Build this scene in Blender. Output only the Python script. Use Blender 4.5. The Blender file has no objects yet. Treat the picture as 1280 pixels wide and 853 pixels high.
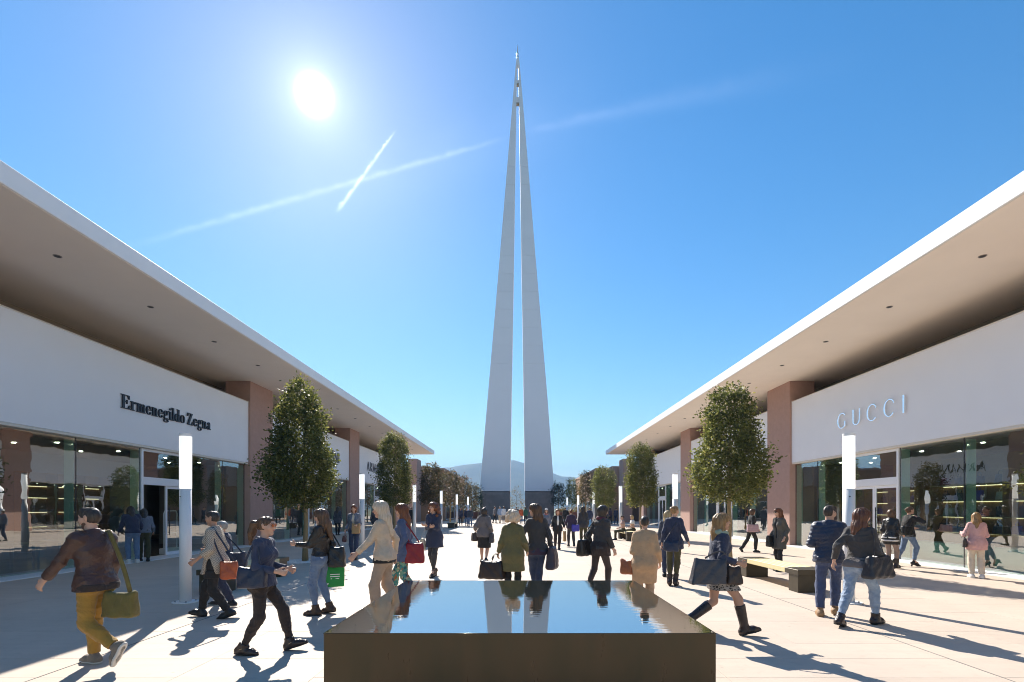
import bpy, math, random
import numpy as np
from mathutils import Vector, Matrix
R = math.radians
S = bpy.context.scene
COL = S.collection
rng = random.Random(7)

# ---------------------------------------------------------------- camera, sky, sun, exposure
F = 640.0                      # focal length in photo pixels (18 mm on a 36 mm sensor)
VX, VY = 650.0, 635.5          # vanishing point of the plaza axis in the photo
EYE = 1.72
cam_d = bpy.data.cameras.new('camera'); cam = bpy.data.objects.new('camera', cam_d); COL.objects.link(cam)
cam_d.sensor_width = 36.0; cam_d.lens = 36.0 * F / 1280.0
cam_d.shift_x = (640 - VX) / 1280.0; cam_d.shift_y = (VY - 426.5) / 1280.0
cam_d.clip_start = 0.05; cam_d.clip_end = 20000
cam.location = (0, 0, EYE); cam.rotation_euler = (R(90), 0, 0)
S.camera = cam

def sky_dir(px, py):
    return Vector(((px - VX) / F, 1.0, (VY - py) / F)).normalized()

SUN = sky_dir(393, 119)
sun_el = math.asin(SUN.z); sun_az = math.atan2(SUN.x, SUN.y)      # azimuth measured from +Y towards +X
ld = bpy.data.lights.new('sun', 'SUN'); ld.energy = 3.85; ld.angle = R(0.5); ld.color = (1.0, 0.93, 0.83)
lo = bpy.data.objects.new('sun', ld); COL.objects.link(lo)
lo.rotation_euler = SUN.to_track_quat('Z', 'Y').to_euler(); lo.location = (0, 0, 60)

W = bpy.data.worlds.new('World'); S.world = W; W.use_nodes = True
def build_world():
    nt = W.node_tree; N = nt.nodes; L = nt.links; N.clear()
    out = N.new('ShaderNodeOutputWorld'); bg = N.new('ShaderNodeBackground'); bg.inputs[1].default_value = 1.0
    sky = N.new('ShaderNodeTexSky'); sky.sky_type = 'NISHITA'; sky.sun_disc = False
    sky.sun_elevation = sun_el; sky.sun_rotation = sun_az
    sky.air_density = 1.15; sky.dust_density = 0.17; sky.ozone_density = 1.2; sky.altitude = 200
    tc = N.new('ShaderNodeTexCoord')
    def M(op, a, b=None, c=None, clamp=False):
        n = N.new('ShaderNodeMath'); n.operation = op; n.use_clamp = clamp
        for i, v in enumerate((a, b, c)):
            if v is None: continue
            if isinstance(v, (int, float)): n.inputs[i].default_value = v
            else: L.new(v, n.inputs[i])
        return n.outputs[0]
    def dot(v):
        n = N.new('ShaderNodeVectorMath'); n.operation = 'DOT_PRODUCT'
        L.new(tc.outputs['Generated'], n.inputs[0]); n.inputs[1].default_value = v
        return n.outputs['Value']
    def sc(col, k):
        n = N.new('ShaderNodeVectorMath'); n.operation = 'SCALE'
        L.new(col, n.inputs[0])
        if isinstance(k, (int, float)): n.inputs[3].default_value = k
        else: L.new(k, n.inputs[3])
        return n.outputs[0]
    def add(a, b):
        n = N.new('ShaderNodeVectorMath'); n.operation = 'ADD'; L.new(a, n.inputs[0])
        if isinstance(b, tuple): n.inputs[1].default_value = b
        else: L.new(b, n.inputs[1])
        return n.outputs[0]
    hs = N.new('ShaderNodeHueSaturation'); hs.inputs['Saturation'].default_value = 1.42; hs.inputs['Value'].default_value = 1.0
    L.new(sky.outputs[0], hs.inputs['Color'])
    col = sc(hs.outputs[0], SKY_STRENGTH)
    # the sun and the bright air round it, by angle from the sun's direction
    ang = M('ARCCOSINE', M('MINIMUM', dot(SUN), 0.999999))
    def gauss(amp, deg):
        q = M('DIVIDE', ang, R(deg)); return M('MULTIPLY', M('EXPONENT', M('MULTIPLY', M('MULTIPLY', q, q), -1.0)), amp)
    def expo(amp, deg):
        return M('MULTIPLY', M('EXPONENT', M('DIVIDE', ang, -R(deg))), amp)
    glow = M('ADD', M('ADD', gauss(3.0, .8), expo(.34, 1.7)), expo(0.03, 6.0))
    g3 = N.new('ShaderNodeCombineXYZ')
    for i, k in enumerate((1.0, 0.98, 0.93)): L.new(M('MULTIPLY', glow, k), g3.inputs[i])
    col = add(col, g3.outputs[0])
    # two vapour trails: bands along great circles of the sky
    def trail(p0, p1, w, amp, nscale, fade0, fade1, wob):
        a = sky_dir(*p0); b = sky_dir(*p1)
        n = a.cross(b).normalized(); t = (b - a * a.dot(b)).normalized()
        tot = math.acos(a.dot(b))
        tex = N.new('ShaderNodeTexNoise'); tex.inputs['Scale'].default_value = nscale; tex.inputs['Detail'].default_value = 6
        L.new(tc.outputs['Generated'], tex.inputs['Vector'])
        al = M('DIVIDE', M('ARCTAN2', dot(t), dot(a)), tot)             # 0 at p0, 1 at p1
        off = M('MULTIPLY', M('SUBTRACT', tex.outputs[0], 0.5), wob)
        q = M('DIVIDE', M('ADD', dot(n), off), M('MULTIPLY', M('ADD', M('MULTIPLY', al, w[1] - w[0]), w[0]), 1.0))
        band = M('EXPONENT', M('MULTIPLY', M('MULTIPLY', q, q), -1.0))
        e0 = N.new('ShaderNodeMapRange'); e0.interpolation_type = 'SMOOTHSTEP'; L.new(al, e0.inputs[0]); e0.inputs[1].default_value = -fade0; e0.inputs[2].default_value = fade0
        e1 = N.new('ShaderNodeMapRange'); e1.interpolation_type = 'SMOOTHSTEP'; L.new(al, e1.inputs[0]); e1.inputs[1].default_value = 1 - fade1; e1.inputs[2].default_value = 1 + fade1; e1.inputs[3].default_value = 1; e1.inputs[4].default_value = 0
        dens = M('ADD', M('MULTIPLY', tex.outputs[0], 1.3), -0.1, clamp=True)
        return M('MULTIPLY', M('MULTIPLY', M('MULTIPLY', band, dens), M('MULTIPLY', e0.outputs[0], e1.outputs[0])), amp)
    tr = M('ADD', trail((225, 290), (600, 182), (0.0042, 0.0034), 0.12, 60, 0.30, 0.14, 0.006),
                  trail((424, 261), (491, 168), (0.0030, 0.0016), 0.34, 140, 0.08, 0.08, 0.005))
    tr = M('ADD', tr, trail((668, 162), (930, 106), (0.005, 0.014), 0.04, 25, 0.05, 0.6, 0.012))
    tr = M('ADD', tr, trail((330, 262), (700, 150), (0.05, 0.04), 0.025, 14, 0.3, 0.3, 0.05))
    t3 = N.new('ShaderNodeCombineXYZ')
    for i, k in enumerate((1.0, 0.98, 0.96)): L.new(M('MULTIPLY', tr, k), t3.inputs[i])
    col = add(col, t3.outputs[0])
    L.new(col, bg.inputs[0]); L.new(bg.outputs[0], out.inputs[0])
SKY_STRENGTH = 0.058
build_world()
S.view_settings.view_transform = 'Standard'; S.view_settings.look = 'None'
S.view_settings.exposure = 1.5; S.view_settings.gamma = 1.0
S.render.film_transparent = False
S.cycles.max_bounces = 8; S.cycles.diffuse_bounces = 6; S.cycles.glossy_bounces = 4; S.cycles.transparent_max_bounces = 12
S.cycles.volume_bounces = 0
S.cycles.filter_width = 1.0

# ---------------------------------------------------------------- pixel helpers (photo pixels -> metres on the ground etc.)
def gd(py): return EYE * F / (py - VY)                 # distance of a ground point seen at photo row py
def gx(px, d): return (px - VX) * d / F
def gz(py, d): return EYE + (VY - py) * d / F
def ground(px, py):
    d = gd(py); return gx(px, d), d

# ---------------------------------------------------------------- object helpers
def tag(o, label=None, cat=None, group=None, kind=None):
    if label: o['label'] = label
    if cat: o['category'] = cat
    if group: o['group'] = group
    if kind: o['kind'] = kind
    return o
def thing(name, label, cat, loc=(0, 0, 0), rz=0.0, group=None):
    o = bpy.data.objects.new(name, None); o.empty_display_size = 0.2; COL.objects.link(o)
    o.location = loc; o.rotation_euler = (0, 0, rz)
    return tag(o, label, cat, group)
def mesh_from(name, V, Fc, mats=(), smooth=False, mi=None):
    me = bpy.data.meshes.new(name)
    V = np.asarray(V, dtype=np.float32)
    if isinstance(Fc, np.ndarray) and Fc.ndim == 2:
        k = Fc.shape[1]; n = len(Fc)
        me.vertices.add(len(V)); me.vertices.foreach_set('co', V.ravel())
        me.loops.add(n * k); me.loops.foreach_set('vertex_index', Fc.astype(np.int32).ravel())
        me.polygons.add(n); me.polygons.foreach_set('loop_start', np.arange(0, n * k, k, dtype=np.int32))
        me.polygons.foreach_set('loop_total', np.full(n, k, dtype=np.int32))
        me.update(calc_edges=True)
    else:
        me.from_pydata([tuple(map(float, v)) for v in V], [], [tuple(int(i) for i in f) for f in Fc]); me.update()
    for m in (mats if isinstance(mats, (list, tuple)) else [mats]):
        if m is not None: me.materials.append(m)
    if mi is not None: me.polygons.foreach_set('material_index', np.asarray(mi, dtype=np.int32))
    if smooth: me.polygons.foreach_set('use_smooth', np.ones(len(me.polygons), dtype=bool))
    return me
def obj(name, me, parent=None, loc=None):
    o = bpy.data.objects.new(name, me); COL.objects.link(o)
    if parent is not None: o.parent = parent
    if loc is not None: o.location = loc
    return o
class MB:
    """collects simple shapes into one mesh"""
    def __init__(s): s.V = []; s.F = []; s.M = []
    def add(s, V, Fc, m=0):
        b = len(s.V); s.V += [tuple(v) for v in V]; s.F += [tuple(i + b for i in f) for f in Fc]; s.M += [m] * len(Fc); return s
    def box(s, x0, x1, y0, y1, z0, z1, m=0, bv=0.0):
        if x0 > x1: x0, x1 = x1, x0
        if y0 > y1: y0, y1 = y1, y0
        if bv <= 0:
            V = [(x, y, z) for z in (z0, z1) for y in (y0, y1) for x in (x0, x1)]
            return s.add(V, [(0, 2, 3, 1), (4, 5, 7, 6), (0, 1, 5, 4), (2, 6, 7, 3), (0, 4, 6, 2), (1, 3, 7, 5)], m)
        c = [(x0, x1), (y0, y1), (z0, z1)]; V = []; idx = {}
        for i in range(8):
            sg = [(i >> k) & 1 for k in range(3)]
            for ax in range(3):
                p = [c[k][sg[k]] + (0 if k == ax else (bv if sg[k] == 0 else -bv)) for k in range(3)]
                idx[(i, ax)] = len(V); V.append(p)
        Fs = []
        for ax in range(3):
            for sd in (0, 1):
                o = [k for k in range(3) if k != ax]
                q = []
                for (u, v) in ((0, 0), (1, 0), (1, 1), (0, 1)):
                    q.append((sd << ax) | (u << o[0]) | (v << o[1]))
                f = [idx[(i, ax)] for i in q]
                flip = (ax == 1) ^ (sd == 0)
                Fs.append(f[::-1] if flip else f)
        for ax in range(3):
            o = [k for k in range(3) if k != ax]
            for u in (0, 1):
                for v in (0, 1):
                    a = (u << o[0]) | (v << o[1]); b = a | (1 << ax)
                    Fs.append([idx[(a, o[0])], idx[(b, o[0])], idx[(b, o[1])], idx[(a, o[1])]])
        for i in range(8): Fs.append([idx[(i, 0)], idx[(i, 1)], idx[(i, 2)]])
        return s.add(V, Fs, m)
    def cyl(s, p0, p1, r0, r1=None, n=16, m=0, caps=True):
        r1 = r0 if r1 is None else r1
        p0 = Vector(p0); p1 = Vector(p1); u = (p1 - p0).normalized()
        a = u.orthogonal().normalized(); b = u.cross(a)
        V = []
        for p, r in ((p0, r0), (p1, r1)):
            for i in range(n):
                t = 2 * math.pi * i / n; V.append(p + a * (r * math.cos(t)) + b * (r * math.sin(t)))
        Fs = [(i, (i + 1) % n, n + (i + 1) % n, n + i) for i in range(n)]
        if caps: Fs += [tuple(range(n - 1, -1, -1)), tuple(range(n, 2 * n))]
        return s.add(V, Fs, m)
    def tube(s, pts, rad, n=8, m=0, flat=None):
        pts = [Vector(p) for p in pts]; V = []; Fs = []; prev = None
        for i, p in enumerate(pts):
            t = (pts[min(i + 1, len(pts) - 1)] - pts[max(i - 1, 0)]).normalized()
            if prev is None: a = t.orthogonal().normalized() if flat is None else (Vector(flat) - t * Vector(flat).dot(t)).normalized()
            else: a = (prev - t * prev.dot(t)).normalized()
            prev = a; b = t.cross(a); r = rad[i] if isinstance(rad, list) else rad
            ra, rb = r if isinstance(r, tuple) else (r, r)
            for k in range(n):
                q = 2 * math.pi * k / n; V.append(p + a * (ra * math.cos(q)) + b * (rb * math.sin(q)))
        for i in range(len(pts) - 1):
            for k in range(n):
                Fs.append((i * n + k, i * n + (k + 1) % n, (i + 1) * n + (k + 1) % n, (i + 1) * n + k))
        Fs += [tuple(range(n - 1, -1, -1)), tuple(range((len(pts) - 1) * n, len(pts) * n))]
        return s.add(V, Fs, m)
    def mesh(s, name, mats, smooth=False):
        return mesh_from(name, s.V, s.F, mats, smooth, s.M if isinstance(mats, (list, tuple)) and len(mats) > 1 else None)
    def obj(s, name, mats, parent=None, smooth=False, loc=None):
        return obj(name, s.mesh(name, mats, smooth), parent, loc)
def box(name, x0, x1, y0, y1, z0, z1, mat, parent=None, bv=0.0):
    """a box whose origin is at its own base centre"""
    cx, cy = (x0 + x1) / 2, (y0 + y1) / 2
    o = MB().box(x0 - cx, x1 - cx, y0 - cy, y1 - cy, 0, z1 - z0, bv=bv).obj(name, mat)
    w = Vector((cx, cy, z0))
    if parent is not None:
        o.parent = parent; o.location = w - parent.location
    else: o.location = w
    return o

# ---------------------------------------------------------------- materials
MATS = {}
def mat(key, color, rough=0.6, metal=0.0, var=0.0, vscale=6.0, bump=0.0, bscale=60.0, spec=0.5, detail=5.0, stretch=None,
        sheen=0.0, coat=0.0, objvar=0.0, trans=0.0, rvar=0.0, ior=1.5, color2=None, crumple=0.0):
    if key in MATS: return MATS[key]
    m = bpy.data.materials.new(key); m.use_nodes = True; nt = m.node_tree; N = nt.nodes; L = nt.links
    b = N['Principled BSDF']; b.inputs['Roughness'].default_value = rough; b.inputs['Metallic'].default_value = metal
    b.inputs['Specular IOR Level'].default_value = spec; b.inputs['IOR'].default_value = ior
    b.inputs['Base Color'].default_value = (*color, 1)
    if sheen: b.inputs['Sheen Weight'].default_value = sheen
    if coat: b.inputs['Coat Weight'].default_value = coat
    tc = N.new('ShaderNodeTexCoord'); vec = tc.outputs['Object']
    if stretch:
        mp = N.new('ShaderNodeMapping'); mp.inputs['Scale'].default_value = stretch; L.new(vec, mp.inputs[0]); vec = mp.outputs[0]
    last = None
    if var > 0 or rvar > 0:
        nz = N.new('ShaderNodeTexNoise'); nz.inputs['Scale'].default_value = vscale; nz.inputs['Detail'].default_value = detail; nz.inputs['Roughness'].default_value = 0.62
        L.new(vec, nz.inputs['Vector'])
        if rvar > 0:
            r = N.new('ShaderNodeMapRange'); L.new(nz.outputs[0], r.inputs[0]); r.inputs[1].default_value = .3; r.inputs[2].default_value = .7
            r.inputs[3].default_value = max(0.02, rough - rvar); r.inputs[4].default_value = min(1, rough + rvar); L.new(r.outputs[0], b.inputs['Roughness'])
        if var > 0:
            mr = N.new('ShaderNodeMapRange'); L.new(nz.outputs[0], mr.inputs[0]); mr.inputs[1].default_value = .25; mr.inputs[2].default_value = .75
            mx = N.new('ShaderNodeMix'); mx.data_type = 'RGBA'; L.new(mr.outputs[0], mx.inputs[0])
            c2 = color2 if color2 else tuple(min(1, c * (1 + var)) for c in color)
            c1 = color if color2 else tuple(c * (1 - var) for c in color)
            mx.inputs[6].default_value = (*c1, 1); mx.inputs[7].default_value = (*c2, 1); last = mx.outputs[2]
    if objvar > 0:
        oi = N.new('ShaderNodeObjectInfo'); mr = N.new('ShaderNodeMapRange'); L.new(oi.outputs['Random'], mr.inputs[0]); mr.inputs[3].default_value = 1 - objvar; mr.inputs[4].default_value = 1 + objvar
        vm = N.new('ShaderNodeVectorMath'); vm.operation = 'SCALE'; L.new(mr.outputs[0], vm.inputs[3])
        if last is not None: L.new(last, vm.inputs[0])
        else: vm.inputs[0].default_value = color
        last = vm.outputs[0]
    if last is not None: L.new(last, b.inputs['Base Color'])
    if bump > 0:
        nb = N.new('ShaderNodeTexNoise'); nb.inputs['Scale'].default_value = bscale; nb.inputs['Detail'].default_value = 4; L.new(vec, nb.inputs['Vector'])
        bp = N.new('ShaderNodeBump'); bp.inputs['Strength'].default_value = bump; bp.inputs['Distance'].default_value = 0.01; L.new(nb.outputs[0], bp.inputs['Height']); L.new(bp.outputs[0], b.inputs['Normal'])
    if crumple > 0:
        nc = N.new('ShaderNodeTexNoise'); nc.inputs['Scale'].default_value = 11; nc.inputs['Detail'].default_value = 5; nc.inputs['Roughness'].default_value = .55; nc.inputs['Distortion'].default_value = 1.2; L.new(tc.outputs['Object'], nc.inputs['Vector'])
        bc = N.new('ShaderNodeBump'); bc.inputs['Strength'].default_value = crumple; bc.inputs['Distance'].default_value = .03; L.new(nc.outputs[0], bc.inputs['Height'])
        if bump > 0: L.new(bc.outputs[0], bp.inputs['Normal'])
        else: L.new(bc.outputs[0], b.inputs['Normal'])
    if trans > 0:
        out = N['Material Output']; tb = N.new('ShaderNodeBsdfTranslucent'); ms = N.new('ShaderNodeMixShader'); ms.inputs[0].default_value = trans
        if last is not None: L.new(last, tb.inputs[0])
        else: tb.inputs[0].default_value = (*color, 1)
        L.new(b.outputs[0], ms.inputs[1]); L.new(tb.outputs[0], ms.inputs[2]); L.new(ms.outputs[0], out.inputs[0])
    MATS[key] = m; return m
def glass_mat(key, tint, refl=1.25, rough=0.0):
    if key in MATS: return MATS[key]
    m = bpy.data.materials.new(key); m.use_nodes = True; nt = m.node_tree; N = nt.nodes; L = nt.links; N.clear()
    out = N.new('ShaderNodeOutputMaterial'); tr = N.new('ShaderNodeBsdfTransparent'); tr.inputs[0].default_value = (*tint, 1)
    gl = N.new('ShaderNodeBsdfGlossy'); gl.inputs['Roughness'].default_value = rough
    gp = N.new('ShaderNodeNewGeometry'); wv = N.new('ShaderNodeTexNoise'); wv.inputs['Scale'].default_value = 1.7; wv.inputs['Detail'].default_value = 2; L.new(gp.outputs['Position'], wv.inputs[0])
    wb = N.new('ShaderNodeBump'); wb.inputs['Strength'].default_value = .6; wb.inputs['Distance'].default_value = .0022; L.new(wv.outputs[0], wb.inputs['Height']); L.new(wb.outputs[0], gl.inputs['Normal'])   # the slight waviness of float glass
    gl.inputs[0].default_value = (.97, .99, .98, 1)
    fr = N.new('ShaderNodeFresnel'); fr.inputs[0].default_value = 1.52
    mu = N.new('ShaderNodeMath'); mu.operation = 'ADD'; mu.use_clamp = True; mu.inputs[1].default_value = refl; L.new(fr.outputs[0], mu.inputs[0])
    geo = N.new('ShaderNodeNewGeometry'); nb = N.new('ShaderNodeMath'); nb.operation = 'SUBTRACT'; nb.inputs[0].default_value = 1.0; L.new(geo.outputs['Backfacing'], nb.inputs[1])
    m2 = N.new('ShaderNodeMath'); m2.operation = 'MULTIPLY'; L.new(mu.outputs[0], m2.inputs[0]); L.new(nb.outputs[0], m2.inputs[1])
    mx = N.new('ShaderNodeMixShader'); L.new(m2.outputs[0], mx.inputs[0]); L.new(tr.outputs[0], mx.inputs[1]); L.new(gl.outputs[0], mx.inputs[2])
    L.new(mx.outputs[0], out.inputs[0]); MATS[key] = m; return m
def emit_mat(key, color, strength):
    if key in MATS: return MATS[key]
    m = bpy.data.materials.new(key); m.use_nodes = True; b = m.node_tree.nodes['Principled BSDF']
    b.inputs['Base Color'].default_value = (*color, 1); b.inputs['Emission Color'].default_value = (*color, 1); b.inputs['Emission Strength'].default_value = strength
    MATS[key] = m; return m
# ================================================================ ground, paving
def paving_mat(name, slabs):
    """pale stone; slabs=False carries the slab grid on in the material beyond the built slabs"""
    m = bpy.data.materials.new(name); m.use_nodes = True; nt = m.node_tree; N = nt.nodes; L = nt.links; b = N['Principled BSDF']
    b.inputs['Roughness'].default_value = 0.78
    geo = N.new('ShaderNodeNewGeometry'); pos = geo.outputs['Position']
    def noise(scale, detail, st, lo, hi, a, c):
        mp = N.new('ShaderNodeMapping'); mp.inputs['Scale'].default_value = st; L.new(pos, mp.inputs[0])
        nz = N.new('ShaderNodeTexNoise'); nz.inputs['Scale'].default_value = scale; nz.inputs['Detail'].default_value = detail; nz.inputs['Roughness'].default_value = .62; L.new(mp.outputs[0], nz.inputs[0])
        mr = N.new('ShaderNodeMapRange'); L.new(nz.outputs[0], mr.inputs[0]); mr.inputs[1].default_value = lo; mr.inputs[2].default_value = hi; mr.inputs[3].default_value = a; mr.inputs[4].default_value = c
        return mr.outputs[0], nz.outputs[0]
    def mul(x, y):
        n = N.new('ShaderNodeMath'); n.operation = 'MULTIPLY'; L.new(x, n.inputs[0]); L.new(y, n.inputs[1]); return n.outputs[0]
    f = mul(noise(0.7, 9, (1, 1, 1), .3, .7, .91, 1.06)[0], noise(1.5, 7, (.5, 6, 1), .3, .7, .955, 1.035)[0])      # worn patches, long brushed streaks
    f = mul(f, noise(9, 6, (1, 1, 1), .56, .72, 1.0, .90)[0])                                                   # scuffs
    vo = N.new('ShaderNodeTexVoronoi'); vo.inputs['Scale'].default_value = 2.3; L.new(pos, vo.inputs[0])
    sp = N.new('ShaderNodeMapRange'); L.new(vo.outputs['Distance'], sp.inputs[0]); sp.inputs[1].default_value = .03; sp.inputs[2].default_value = .055; sp.inputs[3].default_value = .80; sp.inputs[4].default_value = 1.0   # old gum spots
    f = mul(f, sp.outputs[0]); grain, gh = noise(160, 4, (1, 1, 1), .3, .7, .94, 1.05); f = mul(f, grain)
    vm = N.new('ShaderNodeVectorMath'); vm.operation = 'SCALE'; L.new(f, vm.inputs[3]); L.new(vm.outputs[0], b.inputs['Base Color'])
    if slabs:
        oi = N.new('ShaderNodeObjectInfo'); mr = N.new('ShaderNodeMapRange'); L.new(oi.outputs['Random'], mr.inputs[0]); mr.inputs[3].default_value = .965; mr.inputs[4].default_value = 1.03
        v2 = N.new('ShaderNodeVectorMath'); v2.operation = 'SCALE'; v2.inputs[0].default_value = (0.555, 0.458, 0.372); L.new(mr.outputs[0], v2.inputs[3]); L.new(v2.outputs[0], vm.inputs[0])
    else:
        br = N.new('ShaderNodeTexBrick'); br.offset = 0.0; br.inputs['Scale'].default_value = 1.0
        br.inputs['Brick Width'].default_value = 1.4; br.inputs['Row Height'].default_value = 0.65; br.inputs['Mortar Size'].default_value = 0.0035; br.inputs['Mortar Smooth'].default_value = 0.1; br.inputs['Bias'].default_value = 0
        br.inputs['Color1'].default_value = (0.57, 0.470, 0.382, 1); br.inputs['Color2'].default_value = (0.54, 0.446, 0.362, 1); br.inputs['Mortar'].default_value = (0.37, 0.31, 0.25, 1)
        mp = N.new('ShaderNodeMapping'); mp.inputs['Location'].default_value = (70.7, 65.05, 0); L.new(pos, mp.inputs[0]); L.new(mp.outputs[0], br.inputs[0]); L.new(br.outputs[0], vm.inputs[0])
    bp = N.new('ShaderNodeBump'); bp.inputs['Strength'].default_value = .12; bp.inputs['Distance'].default_value = .004; L.new(gh, bp.inputs['Height']); L.new(bp.outputs[0], b.inputs['Normal'])
    return m
M_PAVE = paving_mat('paving', True); M_PFAR = paving_mat('paving_far', False)
M_EARTH = mat('dry_grass_earth', (0.10, 0.105, 0.05), rough=0.95, var=0.35, vscale=0.02, detail=10)
ear = mesh_from('ground', [(-9000, -9000, 0), (9000, -9000, 0), (9000, 9000, 0), (-9000, 9000, 0)], [(0, 1, 2, 3)], M_EARTH)
tag(obj('ground', ear, loc=(0, 0, -0.16)), 'flat ground running out to the foot of the hills', kind='structure')
SLAB_X = [-9.8 + 1.4 * i + 0.7 for i in range(14)]       # -9.1 .. 9.1
SLAB_Y = [2.6 + 0.65 * i for i in range(13)]             # 2.6 .. 10.4
sx0, sx1, sy0, sy1 = SLAB_X[0], SLAB_X[-1], SLAB_Y[0], SLAB_Y[-1]
pav = MB()
X0, X1, Y0, Y1 = -24, 24, -30, 112
for (a, b, c, d) in ((X0, sx0, Y0, Y1), (sx1, X1, Y0, Y1), (sx0, sx1, Y0, sy0), (sx0, sx1, sy1, Y1)):
    pav.box(a, b, c, d, -0.15, 0.0)
pav.box(sx0, sx1, sy0, sy1, -0.15, -0.045)
pavement = tag(pav.obj('pavement', M_PFAR), 'pale beige stone paving of the shopping plaza', kind='structure')
slab_meshes = []
for k in range(3):
    mb = MB().box(-0.6988, 0.6988, -0.3236, 0.3236, -0.04, 0.0, bv=0.0012); slab_meshes.append(mb.mesh('paving_slab', M_PAVE))
for j in range(len(SLAB_Y) - 1):
    for i in range(len(SLAB_X) - 1):
        o = obj('paving_slab', slab_meshes[(i * 5 + j * 3) % 3], pavement)
        o.location = ((SLAB_X[i] + SLAB_X[i + 1]) / 2, (SLAB_Y[j] + SLAB_Y[j + 1]) / 2, rng.uniform(-0.0012, 0.0008))
# the two long expansion joints
M_JOINT = mat('joint_filler', (0.17, 0.16, 0.15), rough=0.9)
for sg in (-1, 1):
    for (a, b) in ((sy1 + .01, 95), (sy0, sy1)):
        o = MB().box(sg * 4.9 - .006, sg * 4.9 + .006, a, b, -0.002, 0.003).obj('joint_strip', M_JOINT, pavement)

# ================================================================ hills
def hill(name, dist, prof, depth, mat_, label, seed):
    rr = np.random.RandomState(seed); nx, ny = 160, 26
    xs = np.linspace(prof[0][0], prof[-1][0], nx)
    pr = np.interp(xs, [p[0] for p in prof], [p[1] for p in prof])
    V = []; 
    for j in range(ny):
        t = j / (ny - 1)
        for i in range(nx):
            s = math.sin(min(1, t * 1.25) * math.pi / 2) if t < .8 else math.cos((t - .8) / .2 * math.pi / 2)
            x = xs[i]
            n = 0.0
            for o, (fa, fb, am) in enumerate(((.0041, .0057, .10), (.011, .013, .05), (.027, .031, .024), (.06, .07, .012))):
                n += am * math.sin(fa * x + 1.7 * o + seed) * math.cos(fb * (t * depth) + 2.3 * o + .003 * x)
            V.append((x, dist + (t - .8) * depth, max(-3, pr[i] * (s + n * (.4 + s * .6))) - 2))
    Fs = [(j * nx + i, j * nx + i + 1, (j + 1) * nx + i + 1, (j + 1) * nx + i) for j in range(ny - 1) for i in range(nx - 1)]
    return tag(obj(name, mesh_from(name, V, Fs, mat_, True)), label, kind='structure')
M_HILL = mat('wooded_hill', (0.035, 0.055, 0.022), rough=0.95, var=0.45, vscale=0.012, detail=12, color2=(0.10, 0.105, 0.05))
D1 = 2600.0
def hp(px, py): return ((px - VX) * D1 / F, (VY - py) * D1 / F)
hill('hills', D1, [(-4000, 60), (-2600, 150), hp(430, 600), hp(500, 596), hp(545, 591), hp(565, 588), hp(590, 585.5), hp(612, 582), hp(630, 580), hp(645, 578), hp(654, 581), hp(672, 588), hp(690, 596), hp(706, 597), hp(730, 601), hp(760, 604), hp(820, 606), (1600, 90), (2600, 150), (4000, 70)], 1500, M_HILL, 'wooded hills blue with distance behind the tower', 5)

# ================================================================ shop pavilions (left and right mirror images)
XE, XC, XP, XG = 9.35, 12.42, 12.51, 12.70              # eave edge, column face, sign panel face, glass
ZS = EYE + .628 * XE; ZT = EYE + .671 * XE               # soffit, roof top
ZP0 = EYE + .1677 * XP; ZP1 = EYE + .390 * XP            # sign panel bottom / top
M_WHITE = mat('white_render', (0.82, 0.81, 0.80), rough=0.6, var=0.025, vscale=2.0, bump=0.03, bscale=200)
M_PANEL = mat('sign_panel_paint', (0.82, 0.815, 0.83), rough=0.45, var=0.02, vscale=1.2)
M_SOFFIT = mat('soffit_render', (0.84, 0.76, 0.67), rough=0.8, var=0.03, vscale=1.0, bump=0.03, bscale=120)
M_PINK = mat('pink_brown_render', (0.43, 0.275, 0.225), rough=0.88, var=0.07, vscale=5, bump=0.25, bscale=220, detail=9)
M_BACKW = mat('clerestory_wall', (0.42, 0.36, 0.27), rough=0.85, var=.05)
M_TRIM = mat('cream_metal_trim', (0.70, 0.64, 0.55), rough=0.4)
M_FRAME = mat('white_aluminium', (0.80, 0.81, 0.84), rough=0.3, spec=0.6)
M_DARKF = mat('black_seal', (0.02, 0.02, 0.022), rough=0.4)
M_FLOOR = mat('shop_floor', (0.10, 0.085, 0.07), rough=0.25, var=.15, vscale=2)
M_INT = mat('shop_inner_wall', (0.20, 0.19, 0.19), rough=0.7, var=.08)
M_INTW = mat('shop_wood', (0.20, 0.105, 0.04), rough=0.45, var=.2, vscale=5, stretch=(1, 1, 8))
M_INTG = mat('shop_gold_wall', (0.34, 0.24, 0.09), rough=0.5, var=.15, vscale=4)
M_FROST = mat('pale_green_plinth', (0.50, 0.60, 0.54), rough=0.4)
M_STRIP = mat('white_stone_kerb', (0.72, 0.71, 0.70), rough=0.6, var=.04, vscale=2)
M_GLASS = glass_mat('shop_glass', (0.72, 0.84, 0.80), 0.25)
M_FIN = mat('green_glass_fin', (0.66, 0.86, 0.76), rough=0.08, spec=0.7, trans=.3)
M_LAMPON = emit_mat('ceiling_lamp_lit', (1.0, 0.88, 0.70), 22.0)
M_SHELFLIT = emit_mat('shelf_lamp_lit', (1.0, 0.76, 0.45), .8)
M_CAN = mat('downlight_metal', (0.30, 0.27, 0.24), rough=0.35, metal=0.6)
M_CANIN = mat('downlight_inside', (0.035, 0.03, 0.028), rough=0.5)
def DXP(xpix, X): return F * X / abs(xpix - VX)          # distance at which lateral X is seen at a photo column
COLS = [(-4.2, -2.1), (9.7, 11.85)] + [(DXP(313, XC), DXP(341, XC)), (DXP(437.9, XC), DXP(449.4, XC))]
d3 = COLS[2][0]; d4 = COLS[3][0]; COLS.append((d4 + (d4 - d3), d4 + (d4 - d3) + 2.2))
YEND = F * XE / 107.0
YNEAR = -9.0

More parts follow.
